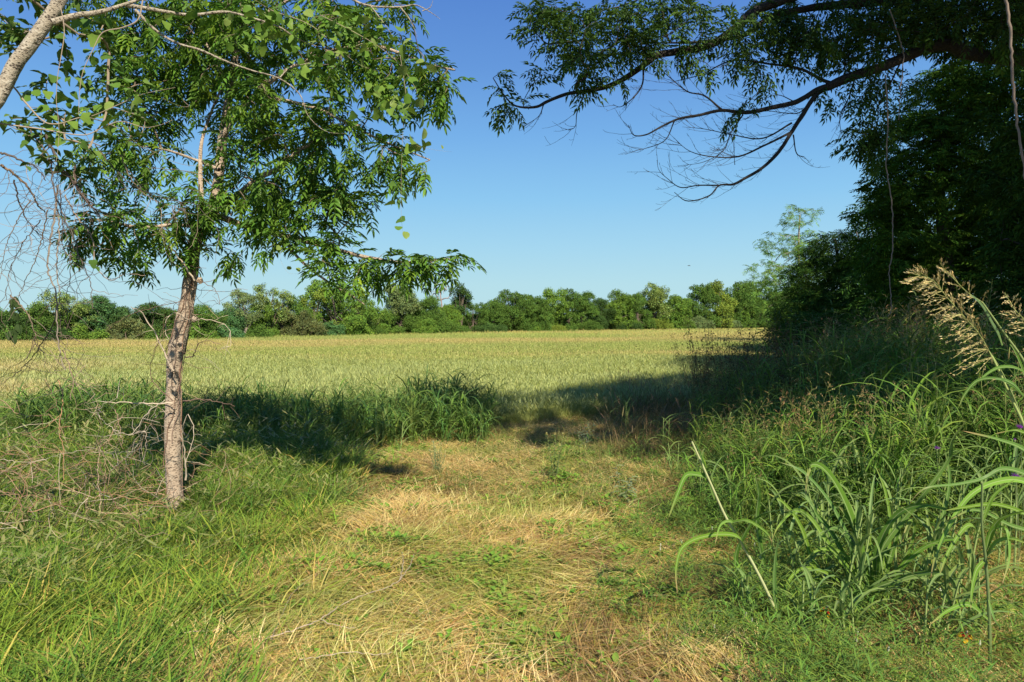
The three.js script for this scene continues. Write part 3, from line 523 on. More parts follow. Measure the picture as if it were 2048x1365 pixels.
// ================================================================ the dark trees on the right
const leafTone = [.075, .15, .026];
{
  const R = rngOf(131);
  const sprays = [0, 1, 2].map((k) => { const b = new Builder(); // a twig end with a few feathery leaves
    for (let q = 0; q < 5; q++) { const a = R() * 6.28, d0 = V(Math.cos(a), .2 - R() * .5, Math.sin(a)).normalize(), up = V(0, 1, 0).add(rand3(R).multiplyScalar(.5)); for (let j = 0; j < 8; j++) { const t = .06 + .2 * (j / 8), s = j % 2 ? 1 : -1, side = V(0, 0, 0).crossVectors(d0, up).normalize(), p = d0.clone().multiplyScalar(t).add(V(0, -t * t * 1.4, 0)); b.leaf(p, side.multiplyScalar(s).addScaledVector(d0, .8).add(V(0, -.4, 0)).normalize(), up.clone().add(rand3(R).multiplyScalar(.6)), .085 * (.8 + R() * .4), .026, tint(R, leafTone, .25, .14), { droop: .15 }); } }
    return b.geo(); });
  function midTree(name, label, trunkPts, trunkR, lobes, o = {}) {
    const t = thing(name, label, o.cat ?? 'tree', trunkPts[0].clone().setY(0)), b = new Builder();
    b.tube(curve(trunkPts, 24), (q) => trunkR * (1 - q * .75), 9, o.bark ?? [.07, .055, .045], .12, 5);
    part('trunk', b.geo(), M.twig, t);
    const wants = [], list = [], pick = (R() * 3) | 0, S = o.size ?? 1;
    for (const [x, y, z, rx, ry, rz, n] of o.beyond ?? []) for (let i = 0; i < n; i++) { const v = rand3(R), q = Math.cbrt(.15 + .85 * R()), p = V(x + v.x * rx * q, y + v.y * ry * q, z + v.z * rz * q); list.push({ m: place(p, R() * 6.28, R() * .8, R() * 6.28, 2.4 + R()), c: tint(R, [.9, .95, .9], .2, .1) }); if (R() < .05) wants.push(p); }
    for (const [cx, cy, rx, ry, d, dd, k = 1] of lobes) {
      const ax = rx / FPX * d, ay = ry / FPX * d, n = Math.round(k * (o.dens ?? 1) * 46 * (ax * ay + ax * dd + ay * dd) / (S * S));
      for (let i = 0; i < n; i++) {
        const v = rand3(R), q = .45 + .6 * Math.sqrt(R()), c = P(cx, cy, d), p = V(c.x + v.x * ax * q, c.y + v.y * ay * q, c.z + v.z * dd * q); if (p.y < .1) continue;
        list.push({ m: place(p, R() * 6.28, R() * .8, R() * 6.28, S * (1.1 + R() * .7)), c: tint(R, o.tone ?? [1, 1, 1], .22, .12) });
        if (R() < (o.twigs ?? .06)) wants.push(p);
      }
    }
    const g = grow(R, [{ pts: trunkPts, from: .3 }], wants, { step: .45, twig: .006, rMax: trunkR * .5, arch: .12 });
    tag(part('branch', twigMesh(g.paths, o.bark ?? [.045, .035, .028]), M.twig, t), null, null, null, 'stuff');
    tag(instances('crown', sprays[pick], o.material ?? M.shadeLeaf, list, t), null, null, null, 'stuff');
    return t;
  }
  const up = (px, py, d, ground = true) => { const p = P(px, py, d); if (ground) p.y = 0; return p; };
  midTree('tree', 'pale airy tree with sunlit leaves and bare twigs left of the dark shrubs', [up(1620, 700, 44), P(1612, 600, 44), P(1598, 520, 44), P(1600, 430, 44)], .16,
    [[1600, 432, 36, 22, 44, 1], [1560, 485, 46, 26, 44, 1.2], [1615, 490, 40, 34, 44, 1.2], [1530, 545, 40, 26, 44, 1.2], [1585, 560, 56, 36, 44, 1.4], [1560, 600, 66, 40, 44, 1.6], [1630, 540, 40, 60, 44, 1.5]], { tone: [2.3, 2.1, 1.9], dens: .42, size: 1.1, twigs: .3, bark: [.3, .26, .2], material: M.leaf });
  midTree('tree', 'dark rounded tree standing right of the pale airy tree', [up(1690, 720, 30), P(1690, 640, 30), P(1680, 540, 30), P(1670, 480, 30)], .2,
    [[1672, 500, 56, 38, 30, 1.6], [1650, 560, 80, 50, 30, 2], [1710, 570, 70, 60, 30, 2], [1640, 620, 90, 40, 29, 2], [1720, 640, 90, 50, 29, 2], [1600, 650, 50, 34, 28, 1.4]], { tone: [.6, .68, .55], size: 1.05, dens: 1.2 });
  midTree('shrub', 'dark drooping shrub touching the weeds at the end of the meadow', [up(1640, 720, 22), P(1630, 680, 22), P(1600, 660, 22)], .06,
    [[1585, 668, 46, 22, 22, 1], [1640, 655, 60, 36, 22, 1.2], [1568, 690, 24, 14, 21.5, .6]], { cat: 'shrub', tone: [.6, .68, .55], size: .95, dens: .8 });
  midTree('tree', 'tall dark tree with yellow green sunlit patches at the right', [up(1900, 760, 17), P(1895, 560, 17), P(1880, 380, 17.5), P(1890, 230, 17.5)], .22,
    [[1775, 320, 28, 18, 17, .6], [1757, 368, 24, 16, 17, .5], [1822, 238, 30, 20, 17, .6], [1790, 275, 22, 16, 17, .5], [1868, 158, 36, 20, 17.3, .6], [1742, 432, 24, 18, 17, .5], [1750, 520, 24, 20, 17, .5], [1930, 140, 40, 22, 17, .6], [1900, 205, 90, 56, 17.5, 1.4], [1985, 175, 80, 50, 17, 1.4], [1850, 290, 80, 60, 17.5, 1.5], [1960, 290, 100, 80, 17, 1.8], [1830, 350, 70, 50, 17, 1.4], [1800, 410, 60, 44, 17, 1.3], [1890, 430, 110, 80, 17.5, 1.8], [2010, 430, 90, 100, 17, 1.8], [1800, 500, 66, 60, 17, 1.4], [1860, 560, 100, 80, 17.5, 1.8], [1980, 580, 110, 100, 17, 1.8], [1810, 620, 80, 60, 17, 1.5], [1920, 660, 130, 50, 17, 1.6], [2060, 620, 80, 90, 17, 1.5]], { tone: [.75, .85, .5], dens: .88 });
  midTree('tree', 'shaded tree behind the tall dark tree on the right', [up(1830, 720, 24), P(1820, 560, 24), P(1800, 450, 24), P(1790, 400, 24)], .2,
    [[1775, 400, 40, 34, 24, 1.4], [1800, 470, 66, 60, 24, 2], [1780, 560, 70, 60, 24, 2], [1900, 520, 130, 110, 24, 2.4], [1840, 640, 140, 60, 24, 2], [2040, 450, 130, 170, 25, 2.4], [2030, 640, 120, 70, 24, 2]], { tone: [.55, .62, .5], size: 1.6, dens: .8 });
  midTree('tree', 'nearest dark leafy tree cut by the right edge of the photo', [up(2180, 800, 11), P(2150, 560, 11), P(2110, 330, 11), P(2090, 180, 11)], .2,
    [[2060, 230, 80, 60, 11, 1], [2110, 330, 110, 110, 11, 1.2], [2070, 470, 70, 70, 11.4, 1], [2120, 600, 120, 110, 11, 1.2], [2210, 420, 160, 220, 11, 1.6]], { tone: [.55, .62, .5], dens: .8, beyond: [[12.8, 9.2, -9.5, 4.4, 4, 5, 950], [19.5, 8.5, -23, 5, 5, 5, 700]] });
  // thin bare saplings left of the tall tree
  const t = thing('bare_sapling', 'thin leafless sapling between the dark rounded tree and the tall one', 'sapling', up(1735, 700, 28)), b = new Builder();
  for (const q of [[[1735, 700], [1733, 560], [1728, 470], [1720, 400]], [[1738, 700], [1742, 540], [1745, 450], [1752, 395]], [[1740, 600], [1760, 500], [1770, 440], [1778, 420]], [[1733, 540], [1715, 470], [1700, 420]], [[1742, 520], [1735, 450], [1738, 410]]]) b.tube(curve(poly(q, 28), 12), (k) => .035 * (1 - k * .85), 4, [.26, .21, .17]);
  part('stem', b.geo(), M.twig, t);
}

// ================================================================ the big tree whose limbs reach in from the upper right
{
  const R = rngOf(151);
  const t = thing('spreading_tree', 'big dark limbed tree overhanging the meadow from the upper right', 'tree', V(8.4, 0, -6.4));
  const limb = (list, d0, d1, r0, r1) => ({ pts: poly(list, d0, d1), r0, r1 });
  const A = limb([[2000, -160], [1820, -90], [1690, -40], [1560, 2], [1509, 23], [1478, 51], [1443, 78], [1408, 94], [1357, 103], [1314, 111], [1287, 131], [1251, 156], [1212, 174], [1173, 182], [1134, 188], [1095, 203], [1072, 214], [1029, 211], [1008, 190], [986, 156]], 7.6, 6.6, .07, .004);
  const C2 = limb([[2200, -60], [1990, -30], [1809, -2], [1700, 8], [1610, 18], [1537, 38], [1490, 70], [1400, 84], [1330, 86]], 7.9, 7.2, .08, .008);
  const B = limb([[2420, 250], [2230, 170], [2120, 128], [2048, 118], [1988, 115], [1932, 105], [1901, 91], [1860, 95], [1809, 115], [1758, 136], [1696, 156], [1655, 174]], 7.4, 7.2, .092, .042);
  const B1 = limb([[1655, 174], [1638, 178], [1595, 203], [1545, 215], [1494, 225], [1443, 221], [1400, 230], [1357, 238], [1322, 254], [1291, 270], [1267, 270], [1257, 250]], 7.2, 6.9, .036, .003);
  const B2 = limb([[1655, 174], [1634, 188], [1603, 234], [1580, 270], [1560, 301], [1525, 336], [1486, 359], [1466, 369], [1439, 371], [1420, 391], [1373, 402], [1349, 385]], 7.2, 6.8, .034, .003);
  const B3 = limb([[1665, 168], [1646, 160], [1599, 137], [1545, 129], [1466, 121], [1400, 150], [1340, 165]], 7.2, 7.5, .024, .003);
  const minors = [
    limb([[1287, 131], [1285, 168], [1271, 191], [1240, 214], [1226, 209]], 7, 6.9, .012, .002), limb([[1169, 187], [1154, 226], [1150, 254], [1136, 262]], 6.8, 6.8, .008, .0015), limb([[1087, 210], [1078, 232], [1045, 254]], 6.7, 6.6, .007, .0015),
    limb([[1443, 219], [1408, 191], [1377, 184], [1341, 156], [1310, 129]], 7.1, 7.1, .013, .003), limb([[1349, 242], [1330, 281], [1291, 297], [1275, 301]], 7, 6.9, .008, .0015), limb([[1486, 230], [1462, 266], [1447, 301], [1408, 324], [1357, 332]], 7.1, 7, .009, .0015),
    limb([[1580, 266], [1525, 293], [1478, 313], [1420, 313], [1377, 301], [1345, 273]], 7.1, 6.9, .014, .002), limb([[1439, 371], [1396, 371], [1361, 375], [1337, 359], [1318, 340], [1314, 320]], 6.9, 6.8, .009, .0015),
    limb([[1587, 270], [1595, 309], [1609, 314]], 7.1, 7, .009, .003), limb([[1584, 246], [1525, 277], [1466, 270], [1408, 258], [1365, 254]], 7.1, 7.2, .011, .0015), limb([[1634, 180], [1600, 225], [1570, 226], [1520, 222], [1490, 240]], 7.2, 7.1, .008, .002),
    limb([[1590, 204], [1555, 190], [1515, 205]], 7.2, 7.3, .007, .002), limb([[1715, 140], [1700, 190], [1680, 240], [1690, 290]], 7.3, 7.2, .011, .002), limb([[1805, 118], [1775, 180], [1750, 230], [1735, 290]], 7.3, 7.2, .012, .002), limb([[1470, 330], [1465, 280], [1450, 250]], 7.2, 7.2, .004, .001)];
  const trunk = { pts: [V(8.4, -.2, -6.4), V(8.3, 1.6, -6.5), V(7.9, 3.2, -6.6), P(2420, 250, 7.4).add(V(.3, .5, 0)), V(7.2, 7.2, -6.2), V(6.6, 9.5, -5.8)], r0: .26, r1: .08 };
  const b = new Builder();
  for (const q of [trunk, A, B, C2]) { const n = Math.round(new THREE.CatmullRomCurve3(q.pts).getLength() / .07); b.tube(curve(q.pts, n), (k) => mix(q.r0, q.r1, Math.pow(k, q === B ? 1 : .8)), 10, [1, 1, 1], .09, 3); }
  part('trunk', b.geo(), M.darkBark, t);
  for (const q of [B1, B2, B3, ...minors]) part('branch', new Builder().tube(curve(q.pts, q.pts.length * 5), (k) => mix(q.r0, q.r1, Math.pow(k, .7)), 6, [.022, .019, .017], .1, 4).geo(), M.twig, t);
  
  // bare winter twigs that curl upwards from the two lower boughs
  const b3 = new Builder();
  for (const q of [B1, B2, ...minors]) {
    const c = curve(q.pts, 40), n = Math.round(new THREE.CatmullRomCurve3(q.pts).getLength() * 15);
    for (let k = 0; k < n; k++) {
      const i = 6 + ((R() * 34) | 0), p = c[Math.min(40, i)], T = V(0, 0, 0).subVectors(c[Math.min(40, i + 1)], c[i - 1]).normalize(), s = R() < .5 ? -1 : 1; let d = T.clone().multiplyScalar(.9).add(V((R() - .8) * .5, s * (.2 + R() * .7), (R() - .5) * 1.2)).normalize();
      const L = .12 + R() * R() * .42, pts = [p.clone()]; for (let j = 1; j <= 6; j++) { d.add(V(-.03, .07, 0)).add(rand3(R).multiplyScalar(.16)).normalize(); pts.push(pts[j - 1].clone().addScaledVector(d, L / 6)); }
      b3.tube(pts, (u) => .0026 * (1 - u * .6), 3, [.045, .035, .03]);
      for (let j = 2; j < 6; j++) if (R() < .55) { const e = d.clone().add(rand3(R).multiplyScalar(.8)).add(V(0, .2, 0)).normalize(), l = L * .3 * R(); b3.tube([pts[j], pts[j].clone().addScaledVector(e, l * .6), pts[j].clone().addScaledVector(e, l).add(V(0, l * .2, 0))], (u) => .0015, 3, [.045, .035, .03]); }
    }
  }
  tag(part('bare_twig', b3.geo(), M.twig, t), 'fine leafless twigs curling up from the lower boughs', null, null, 'stuff');
  // leaves
  const blobs = [[1180, 60, 120, 56, 7, .7, 1.15], [1090, 25, 50, 34, 7, .5], [1130, 130, 70, 44, 6.8, .5, 1], [1210, 115, 70, 50, 6.9, .5, 1], [1310, 55, 110, 56, 7.1, .6, 1], [1250, 20, 170, 40, 7, .6, 1], [1170, 165, 60, 22, 6.8, .3, .8], [1420, 40, 110, 50, 7.2, .6, 1.1], [1540, 70, 110, 56, 7.4, .6, 1.1], [1650, 60, 130, 70, 7.4, .7, 1.6], [1790, 40, 130, 60, 7.5, .7, 2], [1930, 40, 130, 66, 7.4, .8, 2.2], [2040, 60, 60, 80, 7.2, .6, 1.8],
    [1016, 185, 20, 32, 6.6, .2, 1.6], [990, 150, 12, 10, 6.6, .1, 2.2], [1008, 212, 10, 12, 6.6, .1, 2], [1048, 196, 12, 10, 6.65, .1, 1.6], [1720, 120, 70, 50, 7.3, .4, 1.2], [1735, 235, 46, 60, 7.2, .35, 1.5], [1705, 280, 36, 26, 7.2, .25, 1.6], [1740, 310, 24, 24, 7.2, .2, 1.6], [1690, 180, 50, 24, 7.2, .3, .7], [1800, 160, 60, 40, 7.3, .4, .9], [1500, 130, 90, 26, 7.3, .3, .9], [1430, 110, 60, 26, 7.1, .3, .9], [1525, 185, 14, 14, 7.2, .1, 1.6], [1490, 212, 18, 12, 7.1, .1, 1.4], [1462, 238, 14, 16, 7.1, .1, 1.4], [1380, 130, 14, 20, 7.1, .1, 1.4], [1300, 90, 60, 40, 7, .3, 1]];
  const seen = scatter(R, blobs, 42), high = [];
  for (let k = 0; k < 3200; k++) { // the crown above the picture, which throws the shade across the clearing
    const x = mix(-.2, 11, R()), z = mix(2.5, -10, R()); const y = mix(5.9, 8.2, R()), lx = x - .365 * y, lz = z - .92 * y; if (lx < -1.7 || lz > (lx < .2 ? -8.8 : lx < 2 ? -6.5 : lx < 4.5 ? -5.7 : -4.7) || lz < -10.4 - smooth(-.4, .8, lx) * 1.1 - Math.max(0, lx) * 1.15) continue; if (noise2(x * .95 + 4, z * .95, 301) > (lx > -.2 && lx < 4.4 ? .27 : .4)) high.push(V(x, y, z));
  }
  const lim = [A, B, C2, B3, ...minors.slice(0, 2), minors[12], minors[13]];
  const g1 = grow(R, lim.map((q) => ({ pts: q.pts, from: .1 })), seen, { step: .12, twig: .0027, rMax: .016, arch: .06 }), g2 = grow(R, [{ pts: trunk.pts, from: .5 }, { pts: A.pts.slice(0, 6), from: 0 }, { pts: C2.pts.slice(0, 6), from: 0 }], high, { step: .4, twig: .006, rMax: .05 });
  tag(part('twig', twigMesh([...g1.paths, ...g2.paths], [.045, .035, .028], 4), M.twig, t), null, null, null, 'stuff');
  const kinds = [0, 1, 2].map((k) => compoundLeaf(R, 4, .072, .023, [[.05, .115, .016], [.085, .165, .02], [.045, .10, .018]][k], { len: .17, sag: .5 }));
  const lists = [[], [], []], put = (paths, per, s0, s1) => { for (const q of paths) for (let k = 0; k < per; k++) { const n = q.pts.length, f = Math.pow(R(), .55), i = Math.min(n - 1, Math.max(1, Math.round(f * (n - 1)))), p = q.pts[i], T = V(0, 0, 0).subVectors(q.pts[i], q.pts[i - 1]).normalize(), d = rand3(R); d.y = d.y * .5 - .18; d.addScaledVector(T, .7).normalize(); lists[(R() * 3) | 0].push({ m: aim(p, d, V((R() - .5) * .9, 1, (R() - .5) * .9), mix(s0, s1, R())), c: tint(R, [1, 1, 1], .18, .1) }); } };
  put(g1.paths, 6, .8, 1.2); const nSeen = lists.map((l) => l.length); put(g2.paths, 9, 1.5, 2.1);
  leaves(t, kinds, M.leaf, lists, R, 240);
}
// leaves of a near tree: those that show largest are parts, the others one mass
function leaves(t, kinds, material, lists, R, most) {
  const all = lists.flatMap((l, k) => l.map((q) => ({ ...q, k })));
  for (const q of all) { const p = V(0, 0, 0).setFromMatrixPosition(q.m), d = -p.z, px = 1024 + p.x / d * FPX, py = 640 - (p.y - EYE) / d * FPX; q.see = px > -20 && px < 2068 && py > -20 && py < 1365 ? q.m.getMaxScaleOnAxis() / d : 0; }
  all.sort((a, b) => b.see - a.see);
  all.slice(0, most).forEach((q) => { const m = shadows(new THREE.Mesh(kinds[q.k], material)); m.name = 'leaf'; q.m.decompose(m.position, m.quaternion, m.scale); m.position.sub(t.position); t.add(m); });
  tag(instances('foliage', kinds[0], material, all.slice(most).map((q) => ({ m: q.m, c: q.k > 1 ? [q.c[0] * 1.2, q.c[1] * 1.15, q.c[2]] : q.c })), t), null, null, null, 'stuff');
}

// ================================================================ the leaning tree on the left
{
  const R = rngOf(171), t = thing('leaning_tree', 'slender leaning tree with rough pinkish grey bark and dark glossy leaves', 'tree', P(352, 1060, 5.3).setY(0));
  const D = 5.3, T0 = [[352, 1090], [351, 1055], [348, 980], [345, 900], [346, 820], [347, 750], [352, 700], [366, 640], [376, 590], [383, 540], [388, 490], [402, 455], [425, 420], [438, 340], [446, 270], [456, 205], [466, 140], [478, 60], [492, -60], [500, -220]];
  const rp = [31, 19, 15, 15, 14.5, 13, 15.5, 14.5, 13.5, 13, 13, 14, 11.5, 9.5, 9, 8, 7.5, 6.5, 5, 3.5];
  const tp = poly(T0, D, D + .25), c = curve(tp, 190), rAt = (k) => { const f = k * (rp.length - 1), i = Math.min(rp.length - 2, f | 0); return mix(rp[i], rp[i + 1], f - i) / FPX * D; };
  const b = new Builder(); b.tube(c, rAt, 26, [1, 1, 1], .1, 2);
  for (const [x, y, r] of [[398, 560, 9], [341, 742, 8], [388, 640, 9], [362, 690, 8], [350, 780, 7], [410, 450, 10]]) { const p = P(x, y, D - .03), e = p.clone().add(V((x > 372 ? 1 : -1) * .03, .015, .02)); b.tube([p, p.clone().lerp(e, .5), e], (k) => r * .8 / FPX * D * (1 - k * .93), 10, [1, 1, 1], .25, x); }   // knobs of old branches
  part('trunk', b.geo(), M.paleBark, t);
  const limbs = [
    { l: [[425, 425], [470, 395], [520, 355], [560, 335], [600, 300], [660, 270], [720, 250]], r: [8, 2], d: [5.3, 4.9] }, { l: [[402, 460], [402, 400], [400, 340], [403, 285], [420, 230], [450, 160]], r: [5.5, 2], d: [5.2, 5.5] },
    { l: [[430, 430], [500, 455], [560, 470], [640, 490], [720, 512], [800, 525], [860, 522], [905, 518]], r: [7, 1.5], d: [5.3, 4.7] }, { l: [[446, 270], [500, 200], [560, 150], [640, 110], [740, 90], [860, 130], [910, 140]], r: [6, 1.5], d: [5.35, 4.9] },
    { l: [[460, 180], [420, 100], [380, 30], [330, -60]], r: [5, 2], d: [5.4, 5.8] }, { l: [[438, 340], [390, 320], [330, 300], [260, 290]], r: [4, 1.2], d: [5.35, 5.7] }, { l: [[405, 455], [350, 450], [280, 455], [200, 440], [150, 440]], r: [4.5, 1.2], d: [5.3, 5.0] },
    { l: [[478, 60], [560, 10], [650, -40], [760, -60]], r: [4, 1.5], d: [5.4, 5.1] }, { l: [[560, 470], [600, 520], [650, 560], [700, 590], [730, 610]], r: [3.5, 1], d: [5.1, 4.8] }, { l: [[470, 130], [540, 190], [640, 220], [760, 280], [860, 320]], r: [5, 1.2], d: [5.3, 5.0] }, { l: [[480, 60], [420, -20], [300, -120]], r: [4, 1.5], d: [5.4, 5.8] }].map((q) => ({ pts: poly(q.l, q.d[0], q.d[1]), r: q.r.map((v) => v / FPX * D), from: .25 }));
  limbs.forEach((q, k) => part('branch', new Builder().tube(curve(q.pts, 40), (u) => mix(q.r[0], q.r[1], u), 8, [1, 1, 1], .1, k).geo(), M.paleBark, t));
  const blobs = [[600, 60, 180, 90, 5.2, .7, 1.1], [740, 60, 110, 70, 5.0, .6, 1], [830, 150, 80, 60, 4.9, .4, 1.1], [890, 170, 36, 60, 4.9, .3, 1], [640, 190, 180, 80, 5.1, .7, 1.05], [560, 290, 130, 70, 5.1, .6, 1], [700, 300, 120, 56, 4.95, .5, 1.1], [810, 330, 70, 30, 4.9, .3, 1.2], [600, 390, 140, 54, 5, .5, 1.2], [500, 400, 90, 60, 5.2, .5, 1.1], [700, 400, 60, 36, 4.9, .3, 1.1], [600, 450, 120, 36, 5, .4, 1], [560, 480, 60, 34, 5, .3, .7], [690, 505, 90, 30, 4.85, .35, 1], [800, 530, 80, 26, 4.75, .25, 1.7], [850, 528, 50, 14, 4.72, .15, 2.5], [895, 518, 30, 9, 4.7, .1, 4], [690, 555, 56, 24, 4.8, .25, 1.2], [640, 525, 26, 26, 4.9, .2, .8],
    [480, 80, 110, 90, 5.5, .6, 1.1], [470, 200, 100, 80, 5.5, .5, .85], [320, 440, 110, 36, 5.2, .4, 1.1], [220, 440, 70, 30, 5.1, .3, 1.1], [340, 480, 80, 34, 5.3, .4, .9], [180, 470, 44, 40, 5.1, .25, 1], [250, 500, 60, 30, 5.2, .25, .9], [300, 180, 120, 90, 5.6, .5, .7], [220, 330, 90, 60, 5.6, .4, .7], [360, 60, 120, 80, 5.6, .5, .7], [470, 510, 40, 30, 5.3, .3, .8], [320, 330, 120, 60, 5.6, .4, .55], [260, 250, 120, 60, 5.7, .4, .5], [330, 120, 130, 90, 5.7, .5, .9], [300, 20, 160, 60, 5.7, .6, 1], [440, -70, 360, 60, 5.4, .9, .35], [300, 540, 30, 16, 5.3, .1, .8], [375, 400, 80, 40, 5.2, .4, .9]];
  const wants = scatter(R, blobs, 108), g = grow(R, [...limbs, { pts: tp, from: .62 }], wants, { step: .1, twig: .0022, rMax: .013, arch: .1 });
  tag(part('twig', twigMesh(g.paths, [.2, .155, .11], 4), M.twig, t), null, null, null, 'stuff');
  const kinds = [0, 1, 2, 3].map((k) => compoundLeaf(R, 4, .088, .025, [[.095, .21, .022], [.12, .245, .026], [.075, .165, .026], [.155, .28, .03]][k], { len: .17, sag: .5, fine: true }));
  const lists = [[], [], [], []];
  for (const q of g.paths) for (let k = 0; k < 4; k++) { const n = q.pts.length, i = Math.max(1, n - 1 - ((R() * R() * 4) | 0)), T = V(0, 0, 0).subVectors(q.pts[i], q.pts[i - 1]).normalize(), d = rand3(R); d.y = d.y * .45 - .16; d.addScaledVector(T, .7).normalize(); lists[[0, 0, 1, 1, 2, 3][(R() * 6) | 0]].push({ m: aim(q.pts[i], d, V((R() - .5) * .8, 1, (R() - .5) * .8), mix(.5, .86, R())), c: tint(R, R() < .05 ? [1.7, 1.35, .9] : [.92, .92, .92], .28, .16) }); }
  leaves(t, kinds, M.glossLeaf, lists, R, 260);
  // dead sticks that the trunk still carries
  const sticks = [[[[388, 560], [360, 520], [338, 488], [318, 460]], 3.6, 'pale'], [[[345, 742], [322, 690], [300, 650], [278, 622], [262, 615]], 3.2, 'pale'], [[[344, 806], [300, 808], [250, 806], [205, 806]], 3, 'pale'], [[[366, 802], [410, 800], [440, 806], [470, 812]], 2.6, 'dark'], [[[368, 715], [385, 712], [388, 706], [395, 690], [410, 682], [440, 690]], 2.4, 'dark'], [[[345, 800], [310, 770], [300, 740], [310, 700], [330, 650]], 2, 'dark'], [[[385, 640], [420, 640], [455, 655], [460, 690], [440, 700]], 1.6, 'pale'], [[[372, 960], [368, 900], [362, 850]], 3.4, 'pale'], [[[366, 850], [375, 830], [388, 860], [378, 900], [370, 925]], 1.8, 'pale'], [[[378, 640], [345, 625], [330, 660], [350, 700]], 1.8, 'pale'], [[[376, 600], [330, 610], [290, 620], [240, 640], [215, 660]], 1.4, 'dark'], [[[395, 560], [430, 580], [440, 610], [425, 600]], 1.4, 'dark']];
  for (const [l, r, k] of sticks) { const q = new Builder(), col = k === 'pale' ? [.5, .42, .32] : [.17, .11, .08], pts = curve(poly(l, D - .1, D - .3), 16); for (const p of pts) p.add(rand3(R).multiplyScalar(.006)); q.tube(pts, (u) => r * .5 / FPX * D * (1 - u * .6), 5, col, .15, 6);
    for (let j = 5; j < 16; j += 2) { const d = rand3(R), L = .05 + R() * .14; q.tube([pts[j], pts[j].clone().addScaledVector(d, L * .5), pts[j].clone().addScaledVector(d, L).add(V(0, -.02, 0))], (u) => .0018 * (1 - u * .5), 3, col); } part('dead_branch', q.geo(), M.twig, t); }
  // wiry creeper wound round that trunk
  const vine = thing('creeper', 'wiry dead creeper wound round the leaning trunk', 'vine', P(352, 1060, 5.3).setY(0));
  for (let s = 0; s < 9; s++) { const q = new Builder(), k0 = R() * .35, k1 = k0 + .2 + R() * .25, turns = (R() - .5) * 3, a0 = R() * 6.28, pts = []; for (let j = 0; j <= 36; j++) { const k = mix(k0, k1, j / 36), i = Math.min(189, (k * 190) | 0), p = c[i], a = a0 + turns * j / 36 * 3 + Math.sin(j * .9) * .15, r = rAt(k) * 1.1 + .004; pts.push(V(p.x + Math.cos(a) * r, p.y, p.z + Math.sin(a) * r)); } q.tube(pts, (u) => .0034 * (1 - u * .4), 5, tint(R, [.21, .13, .09], .3)); part('stem', q.geo(), M.twig, vine); }
  for (let s = 0; s < 60; s++) { const q = new Builder(), k = .2 + R() * .42, p = c[(k * 190) | 0], d = rand3(R); d.y *= .5; d.normalize(); const L = .15 + R() * .4, pts = [p.clone().addScaledVector(d, .04)]; for (let j = 1; j <= 7; j++) { d.add(rand3(R).multiplyScalar(.55)).add(V(0, -.07, 0)).normalize(); pts.push(pts[j - 1].clone().addScaledVector(d, L / 7)); } q.tube(pts, (u) => .0023 * (1 - u * .5), 4, tint(R, R() < .5 ? [.42, .34, .25] : [.2, .13, .09], .25)); part('tendril', q.geo(), M.twig, vine); }
}

// ================================================================ limbs and vine that come in from the upper left
function roundLeaf(R, col, lobed) {       // a broad heart shaped leaf 1 m long along +z, face to +y, cupped
  const b = new Builder(), n = 13, ring = [], mid = b.v(0, 0, .36, col), rib = b.v(0, .01, .0, col);
  for (let k = 0; k <= n; k++) { const a = (k / n - .5) * 2 * 2.75, q = Math.abs(a), r = (.52 + .1 * Math.cos(q * 3) * lobed) * (q < .5 ? 1 + (.5 - q) * .42 : 1) * (1 + .035 * ((k % 2) ? 1 : -1)), x = Math.sin(a) * r * .9, z = .42 + Math.cos(a) * r; ring.push(b.v(x, .09 * x * x * 4 - .22 * (z - .3) ** 2 + (R() - .5) * .03, z, tint(R, col, .1, .06))); }
  for (let k = 0; k < n; k++) b.tri(ring[k], ring[k + 1], mid); b.tri(rib, ring[0], mid); b.tri(ring[n], rib, mid);
  return b.geo();
}
